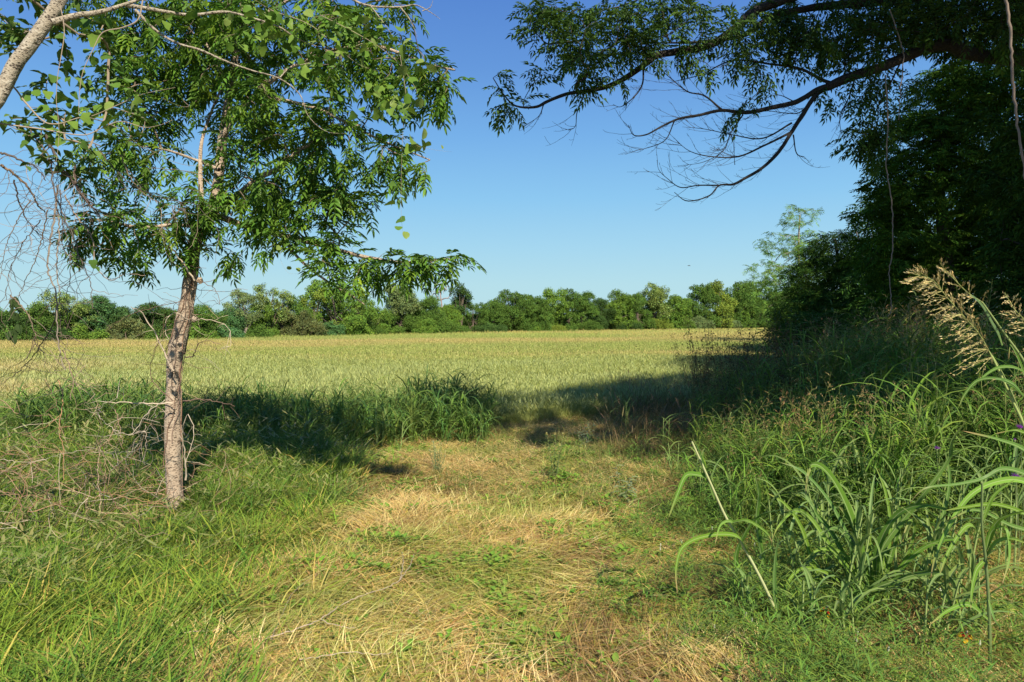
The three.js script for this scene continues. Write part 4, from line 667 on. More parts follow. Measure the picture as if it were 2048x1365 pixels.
{
  const R = rngOf(191);
  // the limb
  const t = thing('leafy_tree', 'pale barked tree whose limbs cross the upper left corner', 'tree', V(-5.6, 0, -3.4));
  const seg = (l, d0, d1, r0, r1) => ({ pts: poly(l, d0, d1), r0, r1 });
  const K = [seg([[-50, 250], [-4, 195], [30, 130], [70, 75], [105, 25], [135, -30], [180, -120]], 3.4, 3.6, .035, .031), seg([[105, 45], [150, 32], [200, 24], [240, 12], [285, -4], [340, -30]], 3.5, 3.7, .020, .014), seg([[250, 10], [310, 20], [380, 30], [450, 24], [500, 35], [560, 55], [590, 75], [640, 95], [700, 115]], 3.9, 4.3, .014, .003), seg([[270, 20], [310, 60], [350, 85], [400, 100], [450, 122], [500, 140], [560, 158], [600, 190], [615, 230], [650, 262], [690, 268]], 3.9, 4.2, .010, .0022), seg([[560, 155], [575, 140], [620, 125], [690, 115]], 4.1, 4.2, .005, .002), seg([[690, -10], [730, 10], [800, 14], [830, 10], [860, 24], [880, 38]], 4.2, 4.2, .009, .003), seg([[800, 14], [820, 40], [835, 75]], 4.2, 4.2, .006, .002), seg([[740, 10], [770, 50], [790, 80]], 4.2, 4.1, .005, .0015), seg([[845, 22], [860, 15], [866, 0]], 4.2, 4.2, .004, .002)];
  const trunk = { pts: [V(-5.6, -.2, -3.4), V(-5.2, .9, -3.45), V(-4.4, 1.9, -3.4), P(-220, 420, 3.4), P(-80, 290, 3.4), P(-4, 195, 3.405)], r0: .1, r1: .035 };
  const b = new Builder(); for (const q of [trunk, K[0]]) b.tube(curve(q.pts, 60), (k) => mix(q.r0, q.r1, k), 18, [1, 1, 1], .09, 7); part('trunk', b.geo(), M.greyBark, t);
  for (const q of K.slice(1)) part('branch', new Builder().tube(curve(q.pts, q.pts.length * 6), (k) => mix(q.r0, q.r1 * .4, k) * .9, 8, [1, 1, 1], .12, 5).geo(), M.greyBark, t);
  const blobs = [[40, 40, 90, 60, 4.4, .4, 2], [30, 100, 60, 50, 4.6, .3, 1.4], [180, 60, 90, 50, 4.5, .3, 1.3], [60, 260, 80, 50, 4.4, .3, 1.2], [150, 180, 110, 60, 4.6, .3, 1.2], [130, 310, 100, 46, 4.5, .3, 1.1], [230, 260, 90, 50, 4.7, .3, 1], [40, -60, 160, 60, 4.2, .6, 1]];
  const g = grow(R, K.map((q) => ({ pts: q.pts, from: .1 })), scatter(R, blobs, 55), { step: .1, twig: .002, rMax: .01 });
  tag(part('twig', twigMesh(g.paths, [.26, .21, .15], 4), M.twig, t), null, null, null, 'stuff');
  const oval = [0, 1].map((k) => { const q = new Builder(); q.leaf(V(0, 0, 0), V(0, 0, 1), V(0, 1, 0), .075, .036, [[.10, .19, .035], [.14, .235, .045]][k], { fine: true, droop: .12, at: .5 }); return q.geo(); }), lists = [[], []];
  for (const q of g.paths) for (let k = 0; k < 9; k++) { const n = q.pts.length, i = Math.max(1, n - 1 - ((R() * 4) | 0)), d = rand3(R); d.y = d.y * .5 - .2; d.normalize(); lists[(R() * 2) | 0].push({ m: aim(q.pts[i].clone().add(rand3(R).multiplyScalar(.02)), d, V((R() - .5) * .9, 1, (R() - .5) * .9), .7 + R() * .6), c: tint(R, [1, 1, 1], .2, .1) }); }
  leaves(t, oval, M.leaf, lists, R, 120);

  // the vine: woody runners, big round leaves, hanging strands
  const vine = thing('grape_vine', 'vine with big round pale green leaves trailing through the upper left branches', 'vine', V(-5.2, 0, -3.6));
  const runs = [[[[-40, 170], [20, 170], [50, 205], [90, 245], [115, 248], [160, 235], [180, 233], [235, 210], [280, 190], [350, 175]], 3.5, 3.7, .0085, .003], [[[-40, 240], [20, 250], [80, 258], [170, 270], [200, 258], [240, 243], [290, 255], [320, 250], [345, 240]], 3.5, 3.7, .0075, .0025], [[[175, 235], [210, 245], [250, 265], [275, 290], [310, 305], [350, 325], [390, 332], [432, 330]], 3.6, 4.4, .0055, .002], [[[285, 0], [275, 40], [245, 55], [205, 65], [185, 100], [165, 145], [158, 190], [157, 230]], 3.6, 3.6, .007, .004], [[[120, 10], [128, 60], [122, 110], [115, 150], [112, 200], [117, 250], [115, 300], [105, 350], [95, 370]], 3.5, 3.6, .0045, .002], [[[300, 300], [330, 340], [380, 385], [420, 420]], 4.2, 4.9, .0035, .002], [[[640, 30], [700, 60], [760, 95], [800, 130], [830, 175], [840, 200]], 4.1, 4.0, .004, .002], [[[800, 110], [808, 160], [812, 200], [806, 260], [803, 330], [802, 400], [803, 440], [806, 470]], 4.0, 4.0, .0028, .0012], [[[540, 20], [620, 50], [680, 100], [720, 130], [780, 150]], 4.2, 4.1, .004, .002], [[[800, 270], [830, 290], [870, 300], [905, 304]], 4, 4, .0018, .0008], [[[590, 420], [575, 480], [560, 510], [575, 545], [600, 548]], 4.9, 4.7, .0016, .001]];
  const rp = runs.map(([l, d0, d1, r0, r1]) => { const c = curve(poly(l, d0, d1), l.length * 6); part('stem', new Builder().tube(c, (k) => mix(r0 * .6, r1 * .25, k), 6, d0 < 3.9 ? [.33, .27, .2] : [.30, .26, .17], .15, 3).geo(), M.twig, vine); return c; });
  const gl = [[.11, .22, .028], [.16, .27, .04], [.21, .30, .07], [.08, .165, .026]].map((c, k) => roundLeaf(R, c, k % 2));
  const leafAt = (p, s, kind) => { const m = shadows(new THREE.Mesh(gl[kind ?? [0, 0, 1, 1, 2, 3][(R() * 6) | 0]], M.leaf)), d = rand3(R); d.y = -.1 - R() * .9; d.normalize(); m.name = 'leaf'; const up = V((R() - .4) * 1.6, .5 + R() * .5, (R() - .25) * 1.4); aim(p, d, up, s).decompose(m.position, m.quaternion, m.scale); m.position.sub(vine.position); vine.add(m); };
  const areas = [[200, 190, 110, 80, 3.75, 44], [90, 210, 90, 90, 3.7, 26], [330, 45, 90, 40, 3.9, 16], [170, 60, 60, 40, 3.7, 10], [600, 50, 120, 44, 4.1, 64], [720, 60, 70, 50, 4.1, 40], [560, 110, 140, 60, 4.3, 34], [500, 30, 80, 30, 4.1, 18], [640, 120, 90, 40, 4.2, 28], [780, 200, 46, 36, 4, 36], [830, 140, 30, 50, 4, 10], [700, 190, 60, 40, 4.1, 12], [180, 260, 80, 30, 3.7, 8]];
  for (const [cx, cy, rx, ry, d, n] of areas) for (let k = 0; k < n; k++) { const a = R() * 6.28, q = Math.sqrt(R()); leafAt(P(cx + Math.cos(a) * rx * q, cy + Math.sin(a) * ry * q, d + (R() - .5) * .4), .036 + R() * .03); }
  for (const [x, y, s, k] of [[795, 65, .085, 0], [800, 105, .1, 1], [822, 90, .07, 2], [806, 245, .08, 3], [815, 215, .085, 2], [835, 210, .08, 2], [845, 245, .09, 0], [850, 270, .08, 2], [845, 292, .08, 2], [825, 290, .09, 1], [822, 305, .08, 1], [838, 302, .085, 2], [862, 300, .07, 1], [884, 303, .03, 2], [790, 380, .055, 3], [813, 400, .07, 1], [790, 418, .075, 1], [810, 450, .07, 3], [798, 465, .065, 0], [812, 476, .06, 2], [560, 505, .05, 2], [552, 515, .05, 2], [578, 545, .045, 2], [595, 548, .045, 2], [165, 500, .06, 3], [172, 515, .06, 3], [185, 532, .06, 3], [190, 545, .05, 3]]) leafAt(P(x, y - 12, x < 700 && x > 500 ? 4.7 : 4.0), s * .8, k);

  // the hanging tangle of dead stems
  const dead = thing('dead_vine', 'tangle of thin dead stems hanging down at the left edge', 'vine', V(-3.6, 0, -4.6));
  const hang = [[[[0, 305], [40, 320], [70, 335], [90, 360]], 6], [[[0, 330], [30, 350], [60, 380], [75, 410], [90, 425]], 7], [[[28, 360], [40, 410], [60, 450], [90, 480]], 4], [[[90, 270], [120, 330], [150, 370], [170, 400], [200, 430]], 8], [[[150, 330], [150, 360], [165, 390], [185, 410]], 5], [[[60, 260], [100, 320], [105, 370], [130, 440], [145, 470], [165, 530], [180, 560], [184, 620]], 4], [[[115, 370], [110, 430], [100, 480], [95, 540], [110, 580], [112, 640], [118, 700], [130, 740]], 5], [[[110, 390], [118, 450], [115, 500], [112, 540], [120, 590], [108, 640]], 4], [[[95, 420], [85, 470], [70, 520], [50, 560], [35, 600]], 3], [[[120, 380], [122, 430], [138, 500], [140, 560], [128, 600]], 3], [[[190, 290], [230, 340], [280, 380], [340, 400], [400, 410]], 3], [[[240, 310], [270, 370], [310, 400], [370, 420]], 3], [[[130, 390], [150, 430], [180, 470], [195, 540], [225, 560], [250, 548], [290, 552]], 3.4], [[[60, 400], [30, 450], [10, 500], [0, 560]], 2.6], [[[80, 440], [50, 480], [20, 540], [10, 600]], 2.6], [[[20, 590], [40, 610], [60, 640], [70, 680], [50, 720]], 4], [[[110, 640], [75, 700], [40, 740], [0, 770]], 3], [[[125, 700], [145, 760], [140, 800]], 3]];
  const dl = hang.map(([l, r]) => { const pts = curve(poly(l, 4.5, 4.3 + R() * .5), l.length * 7); pts.forEach((p, i) => i && p.add(rand3(R).multiplyScalar(.006))); part('stem', new Builder().tube(pts, (k) => r * .43 / FPX * 4.5 * (1 - k * .6), 5, tint(R, R() < .6 ? [.10, .075, .06] : [.24, .18, .13], .2), .1, 4).geo(), M.twig, dead); return pts; });
  for (let k = 0; k < 230; k++) { const l = dl[(R() * dl.length) | 0], i = 3 + ((R() * (l.length - 4)) | 0), d = rand3(R); d.y = -Math.abs(d.y) * .9 - .1; d.normalize(); const L = .12 + R() * .42, pts = [l[i].clone()]; for (let j = 1; j <= 7; j++) { d.add(rand3(R).multiplyScalar(.5)).normalize(); pts.push(pts[j - 1].clone().addScaledVector(d, L / 7)); } part('twig', new Builder().tube(pts, (u) => .002 * (1 - u * .5), 3, tint(R, R() < .6 ? [.13, .095, .08] : [.3, .23, .18], .25)).geo(), M.twig, dead); }
  for (let k = 0; k < 12; k++) { const p = P(5 + R() * 30, 585 + R() * 90, 4.6); const q = new Builder(); q.leaf(p, V(R() - .5, -1, R() - .5).normalize(), V(R() - .5, .3, 1), .07, .045, [.05, .09, .025], { fine: true }); part('leaf', q.geo(), M.leaf, dead); }

  // the dead brush heaped on the ground below it
  const brush = thing('dead_brush', 'heap of reddish dead twigs left of the leaning trunk', 'brush', V(-3.2, 0, -5.2));
  const bpts = [[[[330, 800], [290, 830], [262, 870], [240, 865], [215, 850], [195, 830], [200, 815], [235, 795]], 3.2], [[[262, 870], [290, 862], [310, 835], [325, 820]], 2.6], [[[40, 848], [70, 880], [105, 900], [150, 915], [190, 900], [215, 885]], 2.6], [[[0, 920], [60, 925], [120, 910], [190, 898]], 2.4], [[[150, 940], [175, 905], [205, 880], [215, 880]], 3], [[[200, 1060], [200, 1000], [195, 950], [198, 900], [205, 880]], 5], [[[205, 1040], [207, 990], [210, 950], [205, 900]], 5], [[[218, 945], [245, 925], [270, 905], [285, 880]], 2.4], [[[218, 945], [250, 915], [275, 890], [285, 870]], 2.2], [[[190, 985], [240, 992], [290, 1005], [330, 1012], [345, 1030]], 3], [[[220, 985], [235, 1015], [260, 1028], [275, 1042]], 2.6], [[[0, 985], [35, 990], [40, 1010], [48, 1050], [60, 1075]], 4], [[[60, 1000], [75, 1030], [62, 1055]], 2.6], [[[115, 760], [125, 800], [118, 850], [125, 900], [128, 960]], 4], [[[90, 760], [110, 800], [120, 835]], 2.4], [[[230, 820], [240, 860], [245, 900]], 3.2], [[[0, 800], [40, 830], [80, 832], [95, 830]], 3], [[[290, 850], [292, 890], [288, 930]], 2.2], [[[330, 1010], [310, 990], [320, 980]], 2.2], [[[95, 990], [105, 1030], [112, 1070]], 3.2], [[[0, 1105], [25, 1112], [60, 1110], [85, 1100]], 3.4], [[[170, 730], [150, 760], [190, 800], [200, 815]], 2.6], [[[100, 700], [120, 730], [160, 745], [190, 790]], 2]];
  for (const [l, r] of bpts) { const d = 4.7 + R() * .7, pts = curve(poly(l, d, d - .2), l.length * 6); pts.forEach((p, i) => i && p.add(rand3(R).multiplyScalar(.007))); const col = tint(R, R() < .55 ? [.30, .185, .11] : [.42, .33, .24], .2), q = new Builder().tube(pts, (k) => r * .25 / FPX * d * (1 - k * .5), 5, col, .12, 6); for (let j = 4; j < pts.length; j += 4) { const e = rand3(R), L = .08 + R() * .2; q.tube([pts[j], pts[j].clone().addScaledVector(e, L * .5), pts[j].clone().addScaledVector(e, L).add(rand3(R).multiplyScalar(L * .3))], (u) => .0022 * (1 - u * .5), 3, col); } part('stem', q.geo(), M.twig, brush); }
  const bt = new Builder();
  for (let k = 0; k < 900; k++) { const x = -4.7 + R() * 2.4, z = -4.3 - R() * 1.9, h = R() * R() * .75 * smooth(-2.2, -3.0, x) + .02, d = rand3(R); d.y = d.y * .6 + .1; d.normalize(); const L = .1 + R() * .4, pts = [onGround(x, z, h)]; for (let j = 1; j <= 6; j++) { d.add(rand3(R).multiplyScalar(.45)).normalize(); pts.push(pts[j - 1].clone().addScaledVector(d, L / 6)); if (pts[j].y < .01) pts[j].y = .01; } bt.tube(pts, (u) => .0026 * (1 - u * .5), 3, tint(R, [[.28, .165, .10], [.36, .24, .15], [.2, .13, .09], [.46, .38, .28]][(R() * 4) | 0], .2)); }
  tag(part('twig', bt.geo(), M.twig, brush), null, null, null, 'stuff');
}

// -------- hanging stems on the right
{
  const R = rngOf(201);
  for (const [l, d, r, label] of [[[[1772, 150], [1776, 255], [1773, 330], [1783, 400], [1787, 450], [1785, 500], [1779, 540], [1782, 590], [1783, 622], [1776, 634]], 6.3, 1.35, 'thin pale vine stem hanging before the dark trees'], [[[2005, -60], [2013, 0], [2022, 80], [2026, 160], [2036, 250], [2046, 310], [2052, 380]], 4.2, 3.2, 'thicker grey vine stem hanging near the right edge'], [[[1780, 20], [1800, 80], [1808, 110], [1802, 170], [1798, 240]], 6.8, 1.3, 'short pale stem dangling over the dark bough']]) {
    const p = curve(poly(l, d), l.length * 6), t = thing('hanging_stem', label, 'vine', p[p.length - 1].clone()); p.forEach((q, i) => i && q.add(rand3(R).multiplyScalar(.006)));
    part('stem', new Builder().tube(p, (k) => r / FPX * d * (1 - k * .35), 6, [.21, .165, .13], .12, 3).geo(), M.twig, t);
  }
}

// ================================================================ near plants, one by one
{
  const R = rngOf(221);
  const cols = [[.14, .275, .03], [.10, .215, .03], [.19, .33, .045], [.12, .24, .05]], RIB = [.36, .44, .2];
  // a blade along points of the photograph; wider in the middle, facing partly to the viewer
  function blade(t, l, d0, d1, wpx, o = {}) {
    const pts = curve(poly(l, d0, d1), Math.max(10, l.length * 5)), dir = V(0, 0, 0).subVectors(pts[pts.length - 1], pts[0]).normalize(), side = V(0, 0, 0).crossVectors(dir, V(.1 + (R() - .5) * .5, .35 + R() * .5, 1)).normalize();
    const dry = R(), b = new Builder().ribbon(pts, wpx / FPX * d0 * .98, side, ((c) => (k) => (k > .8 ? mixc(c, [.40, .27, .12], clamp((k - .8) * 7 * dry)) : mixc(c, [.19, .30, .05], .5 * Math.max(0, .25 - k) * 4)))(tint(R, o.col ?? cols[(R() * cols.length) | 0], .15, .1)), { rib: RIB, fold: .5, twist: (R() - .5) * .9, profile: (k) => Math.min(1, .5 + k * 2) * Math.pow(Math.max(0, 1 - k), .55) });
    return part('leaf', b.geo(), M.blade, t);
  }
  const stem = (t, l, d0, d1, r0, r1, col = [.24, .33, .10]) => part('stem', new Builder().tube(curve(poly(l, d0, d1), l.length * 6), (k) => mix(r0, r1, k), 7, col, .04, 2).geo(), M.plain, t);
  const A = thing('cane_grass', 'big clump of broad arching grass blades at the lower right', 'grass clump', P(1752, 1230, 3.7).setY(0));
  for (const [l, d1, w] of [
    [[[1747, 1215], [1742, 1172], [1724, 1099], [1702, 1026], [1669, 960], [1640, 931], [1621, 935], [1610, 997]], 3.3, 22], [[[1748, 1210], [1744, 1165], [1720, 1085], [1698, 1037], [1678, 1013]], 3.5, 20], [[[1750, 1215], [1749, 1168], [1738, 1099], [1744, 1033], [1746, 1011]], 3.8, 15], [[[1752, 1220], [1751, 1165], [1760, 1085], [1800, 1026], [1848, 1011], [1899, 1021], [1957, 1041]], 3.2, 15],
    [[[1752, 1215], [1753, 1172], [1767, 1099], [1826, 1019], [1848, 990], [1899, 917], [1906, 880], [1935, 840]], 3.2, 15], [[[1751, 1235], [1751, 1209], [1665, 1099], [1618, 1033], [1589, 1022], [1556, 1055], [1541, 1092]], 3.3, 13], [[[1680, 1240], [1629, 1136], [1603, 1055], [1570, 1008], [1534, 986]], 3.6, 12], [[[1530, 1250], [1472, 1128], [1490, 1070], [1519, 1033], [1563, 1021], [1585, 1022]], 3.3, 11], [[[1540, 1190], [1515, 1041], [1519, 990], [1510, 949]], 3.5, 15],
    [[[1655, 1225], [1665, 1220], [1702, 1198], [1775, 1168], [1848, 1147], [1892, 1150], [1943, 1190], [1957, 1205]], 3.1, 14], [[[1700, 1215], [1690, 1120], [1660, 1060], [1630, 1020], [1640, 990]], 3.6, 14], [[[1755, 1200], [1790, 1090], [1800, 1040], [1795, 1000]], 3.6, 13], [[[1745, 1190], [1700, 1080], [1650, 990], [1600, 940], [1560, 925]], 3.8, 12], [[[1755, 1205], [1810, 1120], [1830, 1060], [1822, 1040], [1800, 1090]], 3.5, 11], [[[1760, 1230], [1800, 1140], [1860, 1090], [1920, 1080], [1960, 1110]], 3.4, 12], [[[1748, 1230], [1720, 1160], [1690, 1110], [1640, 1100], [1600, 1130]], 3.5, 12], [[[1755, 1230], [1770, 1130], [1782, 1060], [1770, 980], [1750, 930]], 3.9, 12], [[[1700, 1240], [1705, 1160], [1700, 1090], [1672, 1055], [1640, 1075]], 3.4, 13], [[[1742, 1230], [1660, 1150], [1600, 1140], [1570, 1180], [1560, 1240]], 3.3, 10], [[[1757, 1240], [1850, 1130], [1890, 1020], [1900, 950], [1890, 900]], 3.7, 11]]) blade(A, l, 3.7, d1, w);
  for (const l of [[[1752, 1240], [1748, 1180], [1742, 1120]], [[1765, 1290], [1755, 1220], [1750, 1150]], [[1800, 1240], [1792, 1120], [1790, 1080]], [[1700, 1250], [1660, 1180], [1630, 1120]]]) stem(A, l, 3.7, 3.7, .008, .006);
  const A2 = thing('cane_grass', 'leaning pale stalk of cane grass left of the big clump', 'grass clump', P(1590, 1335, 3.3).setY(0));
  stem(A2, [[1592, 1345], [1567, 1263], [1534, 1183], [1490, 1099], [1453, 1037], [1420, 964], [1384, 884]], 3.3, 3.1, .0085, .0045, [.42, .46, .22]);
  for (const [l, w] of [[[[1453, 1037], [1464, 1044], [1494, 1041], [1534, 1066], [1545, 1085]], 9], [[[1430, 985], [1420, 958], [1395, 949], [1373, 951], [1355, 990], [1337, 1037]], 15], [[[1500, 1110], [1475, 1073], [1410, 1073], [1366, 1095], [1353, 1136], [1355, 1190]], 11], [[[1430, 1000], [1410, 940], [1400, 905], [1385, 875]], 9], [[[1560, 1250], [1550, 1180], [1552, 1110], [1560, 1070]], 11], [[[1480, 1090], [1465, 1045], [1442, 1050], [1430, 1090]], 8], [[[1570, 1270], [1600, 1215], [1640, 1200], [1665, 1210]], 10]]) blade(A2, l, 3.2, 3.0, w);
  const A3 = thing('cane_grass', 'tall upright cane grass stem at the lower right corner', 'grass clump', P(1982, 1350, 3.0).setY(0));
  stem(A3, [[1984, 1420], [1981, 1347], [1979, 1230], [1972, 1121], [1965, 1055], [1965, 968]], 3.0, 2.9, .009, .004, [.13, .19, .06]);
  for (const [l, d1, w] of [[[[1972, 1114], [1994, 1084], [2023, 1077], [2060, 1090]], 2.8, 11], [[[1972, 1120], [1955, 1140], [1945, 1180], [1942, 1220]], 2.8, 11], [[[1970, 1110], [1985, 1060], [2010, 1055], [2020, 1110], [2005, 1170]], 2.8, 12], [[[1968, 1080], [1940, 1050], [1900, 1100], [1880, 1150]], 2.8, 11], [[[1983, 1296], [2010, 1282], [2060, 1268]], 2.7, 9], [[[1978, 1240], [1940, 1210], [1900, 1220], [1860, 1250]], 2.7, 13], [[[1972, 1100], [2000, 1040], [2060, 1020]], 2.8, 12], [[[1978, 1200], [1990, 1240], [2005, 1260]], 2.7, 8], [[[1968, 1040], [1990, 990], [2030, 960]], 2.9, 9]]) blade(A3, l, 2.95, d1, w);
  const A4 = thing('cane_grass', 'long grass blades sweeping in from the right edge', 'grass clump', P(2140, 1230, 3.2).setY(0));
  for (const [l, d1, w] of [[[[2140, 1200], [2100, 1000], [2048, 962], [1994, 964], [1943, 990], [1899, 1052], [1870, 1121], [1862, 1160]], 3.1, 15], [[[2140, 1200], [2100, 980], [2048, 946], [2005, 938], [1968, 957], [1921, 968], [1848, 979], [1819, 1008]], 3.2, 13], [[[2150, 1200], [2120, 960], [2048, 898], [2001, 880], [1925, 862]], 3.2, 15], [[[2130, 1200], [2090, 1080], [2020, 1050], [1950, 1020], [1900, 1040]], 3.0, 12], [[[2140, 1190], [2080, 1050], [2000, 1010], [1930, 1015], [1890, 1022]], 3.1, 12], [[[2140, 1200], [2090, 900], [2040, 862], [1990, 868]], 3.3, 12]]) blade(A4, l, 3.2, d1, w);
  for (const l of [[[2142, 1240], [2130, 1100], [2110, 960]]]) stem(A4, l, 3.2, 3.2, .009, .006);
  // the plant in flower
  const S = thing('seeding_grass', 'tall grass with a golden seed head against the dark trees', 'grass', V(2.35, 0, -2.25)), d = 2.45;
  for (const [l, n, reach, sd] of [[[[1985, 715], [1960, 670], [1930, 635], [1890, 590], [1866, 560], [1826, 548]], 115, .135, 1], [[[1965, 605], [1935, 585], [1910, 560], [1890, 540], [1880, 525]], 22, .065, 0], [[[2060, 690], [2048, 640], [2030, 620], [2010, 585]], 24, .07, 0]]) {
    const q = new Builder(); panicle(q, R, poly(l, d, d - .12), reach, n, [.52, .43, .2], { stem: .0026, side: sd ? V(-.9, -.25, .2) : null, spikelets: 11, size: .0105, stemColor: [.28, .34, .11] }); part('seed_head', q.geo(), M.plain, S);
  }
  stem(S, [[2160, 1250], [2100, 1000], [2048, 850], [2020, 790], [2000, 745], [1984, 712]], d, d, .0055, .0035, [.30, .38, .12]);
  stem(S, [[2160, 1250], [2110, 850], [2048, 722], [2010, 668], [1965, 605]], d, d, .0055, .003, [.2, .27, .09]);
  stem(S, [[2100, 1000], [2030, 800], [1990, 720], [1945, 660]], d + .1, d, .0035, .002, [.2, .27, .09]);
  blade(S, [[2006, 692], [1998, 668], [1985, 645], [1968, 615], [1955, 600], [1944, 592], [1938, 596]], d - .03, d - .1, 14, { col: [.13, .235, .10] });
  blade(S, [[2060, 800], [2048, 792], [2020, 768], [1990, 757], [1955, 762], [1930, 790], [1918, 815]], d, d - .15, 11, { col: [.09, .19, .03] });
  blade(S, [[2060, 750], [2030, 735], [2000, 735], [1975, 748], [1945, 775]], d, d - .1, 10, { col: [.09, .19, .03] });
  blade(S, [[2070, 830], [2030, 770], [2000, 758], [1985, 760]], d, d - .1, 9);
  blade(S, [[2080, 900], [2060, 780], [2030, 700], [2022, 690], [2018, 720]], d + .05, d, 10);
  // sunlit cane grass standing out in the middle distance
  const mid = (px, base, h, label, o) => { const dd = EYE * FPX / (base - 640), t = thing('cane_grass', label, 'grass clump', P(px, base, dd).setY(0)); const Q = rngOf(px); for (let s = 0; s < (o.stems ?? 2); s++) { const lean = (Q() - .5) * .2 + (o.lean ?? 0), at = (k) => t.position.clone().add(V((s - .5) * .05 + lean * k * h, h * .75 * k, (Q() - .5) * .03)); part('stem', new Builder().tube([at(0), at(.5), at(1)], (k) => .007 * (1 - k * .5), 6, [.24, .33, .1]).geo(), M.plain, t); let yaw = Q() * 6.28;
    for (let k = 0; k < 7; k++) { yaw += 2.5 + Q(); const u = .2 + .8 * k / 7, L = h * (.45 + Q() * .3), dx = Math.cos(yaw), dz = Math.sin(yaw) * .7, bend = 1.2 + Q() * 1.2, ln = .2 + Q() * .4, pts = [at(u)]; for (let j = 1; j <= 8; j++) { const th = ln + bend * (j / 8) ** 1.4; pts.push(pts[j - 1].clone().add(V(dx * Math.sin(th), Math.cos(th), dz * Math.sin(th)).multiplyScalar(L / 8))); } part('leaf', new Builder().ribbon(pts, .022 * (.8 + Q() * .5), V(-dz, (Q() - .5) * .6, dx), tint(Q, [.17, .27, .07], .15), { rib: RIB, fold: .45, twist: (Q() - .5) * 1.2 }).geo(), M.blade, t); } } return t; };
  mid(758, 902, .68, 'sunlit upright cane grass in front of the dark grass band', {});
  mid(805, 905, .5, 'smaller arching cane grass right of the sunlit upright one', { stems: 1 });
  mid(1255, 870, .62, 'lone arching cane grass in the shade at mid clearing', { stems: 2 });
  mid(1330, 905, .55, 'lit cane grass at the left end of the right bank', { stems: 2 });
  mid(1600, 900, 1.0, 'pale tipped cane grass rising from the right bank', { stems: 3, lean: -.15 });
  mid(1500, 960, .7, 'cane grass at the front of the right bank', { stems: 3, lean: -.1 });

  for (const [px, base, h, st, lean] of [[1500, 1290, .45, 2, -.1], [1610, 1320, .5, 2, 0], [1850, 1335, .55, 3, .1], [1705, 1340, .5, 2, -.1], [1930, 1300, .6, 3, 0], [1640, 1130, .8, 3, -.1], [1780, 1150, .9, 3, 0], [2020, 1060, 1, 3, -.1], [1880, 1090, .9, 3, .1], [1540, 1000, .75, 3, -.1], [1450, 930, .7, 3, 0], [1620, 1235, .62, 2, -.1], [1690, 1255, .8, 3, .05], [1665, 1180, .72, 2, -.15], [1560, 1140, .6, 2, 0], [1845, 1240, .75, 2, .1], [1905, 1180, .85, 3, .1], [2005, 1160, .95, 3, 0], [1455, 1060, .6, 2, -.1], [1405, 1010, .52, 2, 0], [1730, 1100, .85, 3, -.1], [1960, 1080, .9, 3, .1], [1590, 1040, .75, 3, -.1], [1820, 1060, .8, 2, 0], [1350, 960, .5, 2, 0], [1680, 1010, .9, 3, -.1]])
    mid(px, base, h, 'cane grass plant crowding in behind the big arching clump', { stems: st, lean }).userData.group = 'cane grass plants behind the big arching clump';
  // ---- broad leaved herbs
  function herbPlant(px, base, h, label, o) {
    const dd = EYE * FPX / (base - 640), t = thing('herb', label, 'plant', P(px, base, dd).setY(0)), Q = rngOf(px * 3 + 1), st = new Builder(), lv = new Builder();
    for (let s = 0; s < o.stems; s++) { const a = Q() * 6.28, l = Q() * (o.spread ?? .25), at = (k) => t.position.clone().add(V(Math.cos(a) * Math.sin(l) * h * k, h * k * (.8 + .2 * Math.cos(s * 2)), Math.sin(a) * Math.sin(l) * h * k)); st.tube([at(0), at(.5), at(1)], (k) => .0035 * (1 - k * .6), 4, [.19, .23, .1]);
      for (let k = 0; k < o.n; k++) { const u = .1 + .9 * k / o.n, y = k * 2.4 + Q(), dr = V(Math.cos(y), .35 + Q() * .4 - (o.droop ?? 0), Math.sin(y)).normalize(); lv.leaf(at(u), dr, V(0, 1, .2), o.L * (1 - u * .4) * (.7 + Q() * .5), o.w, tint(Q, o.col, .2, .1), { fine: true, droop: .2 }); }
      if (o.head) { const q = new Builder(), p = at(1.02), r = o.head.r; for (let k = 0; k < 22; k++) { const v = rand3(Q); q.leaf(p.clone().addScaledVector(v, r * .3), v, V(0, 1, 0), r, r * .5, tint(Q, o.head.c, .15), { fold: .2 }); } part('flower_head', q.geo(), M.petal, t); } }
    part('stem', st.geo(), M.plain, t); tag(part('leaf', lv.geo(), M.leaf, t), null, null, null, 'stuff');
  }
  herbPlant(873, 955, .36, 'bushy blue green herb standing alone at the edge of the shade', { stems: 8, spread: .3, n: 26, L: .05, w: .008, col: [.15, .25, .10], head: { r: .006, c: [.5, .55, .4] } });
  herbPlant(1110, 965, .48, 'yellow flowered weed in the middle of the shaded patch', { stems: 7, spread: .35, n: 18, L: .09, w: .011, col: [.17, .27, .06], head: { r: .014, c: [.6, .55, .2] } });
  herbPlant(1246, 1015, .38, 'drooping grey green herb right of the shaded patch', { stems: 3, spread: .25, n: 14, L: .12, w: .022, col: [.22, .28, .14], droop: .5 });
  herbPlant(1170, 900, .35, 'dusty leaved herb deep in the shaded patch', { stems: 4, spread: .4, n: 12, L: .1, w: .024, col: [.14, .18, .10], droop: .2 });
  herbPlant(1040, 1120, .14, 'small bright leafy weed in the middle of the straw', { stems: 4, spread: .6, n: 10, L: .05, w: .028, col: [.14, .24, .04] });
  herbPlant(440, 975, .2, 'dark leaved weed right of the leaning trunk', { stems: 5, spread: .6, n: 9, L: .06, w: .036, col: [.06, .13, .04] });

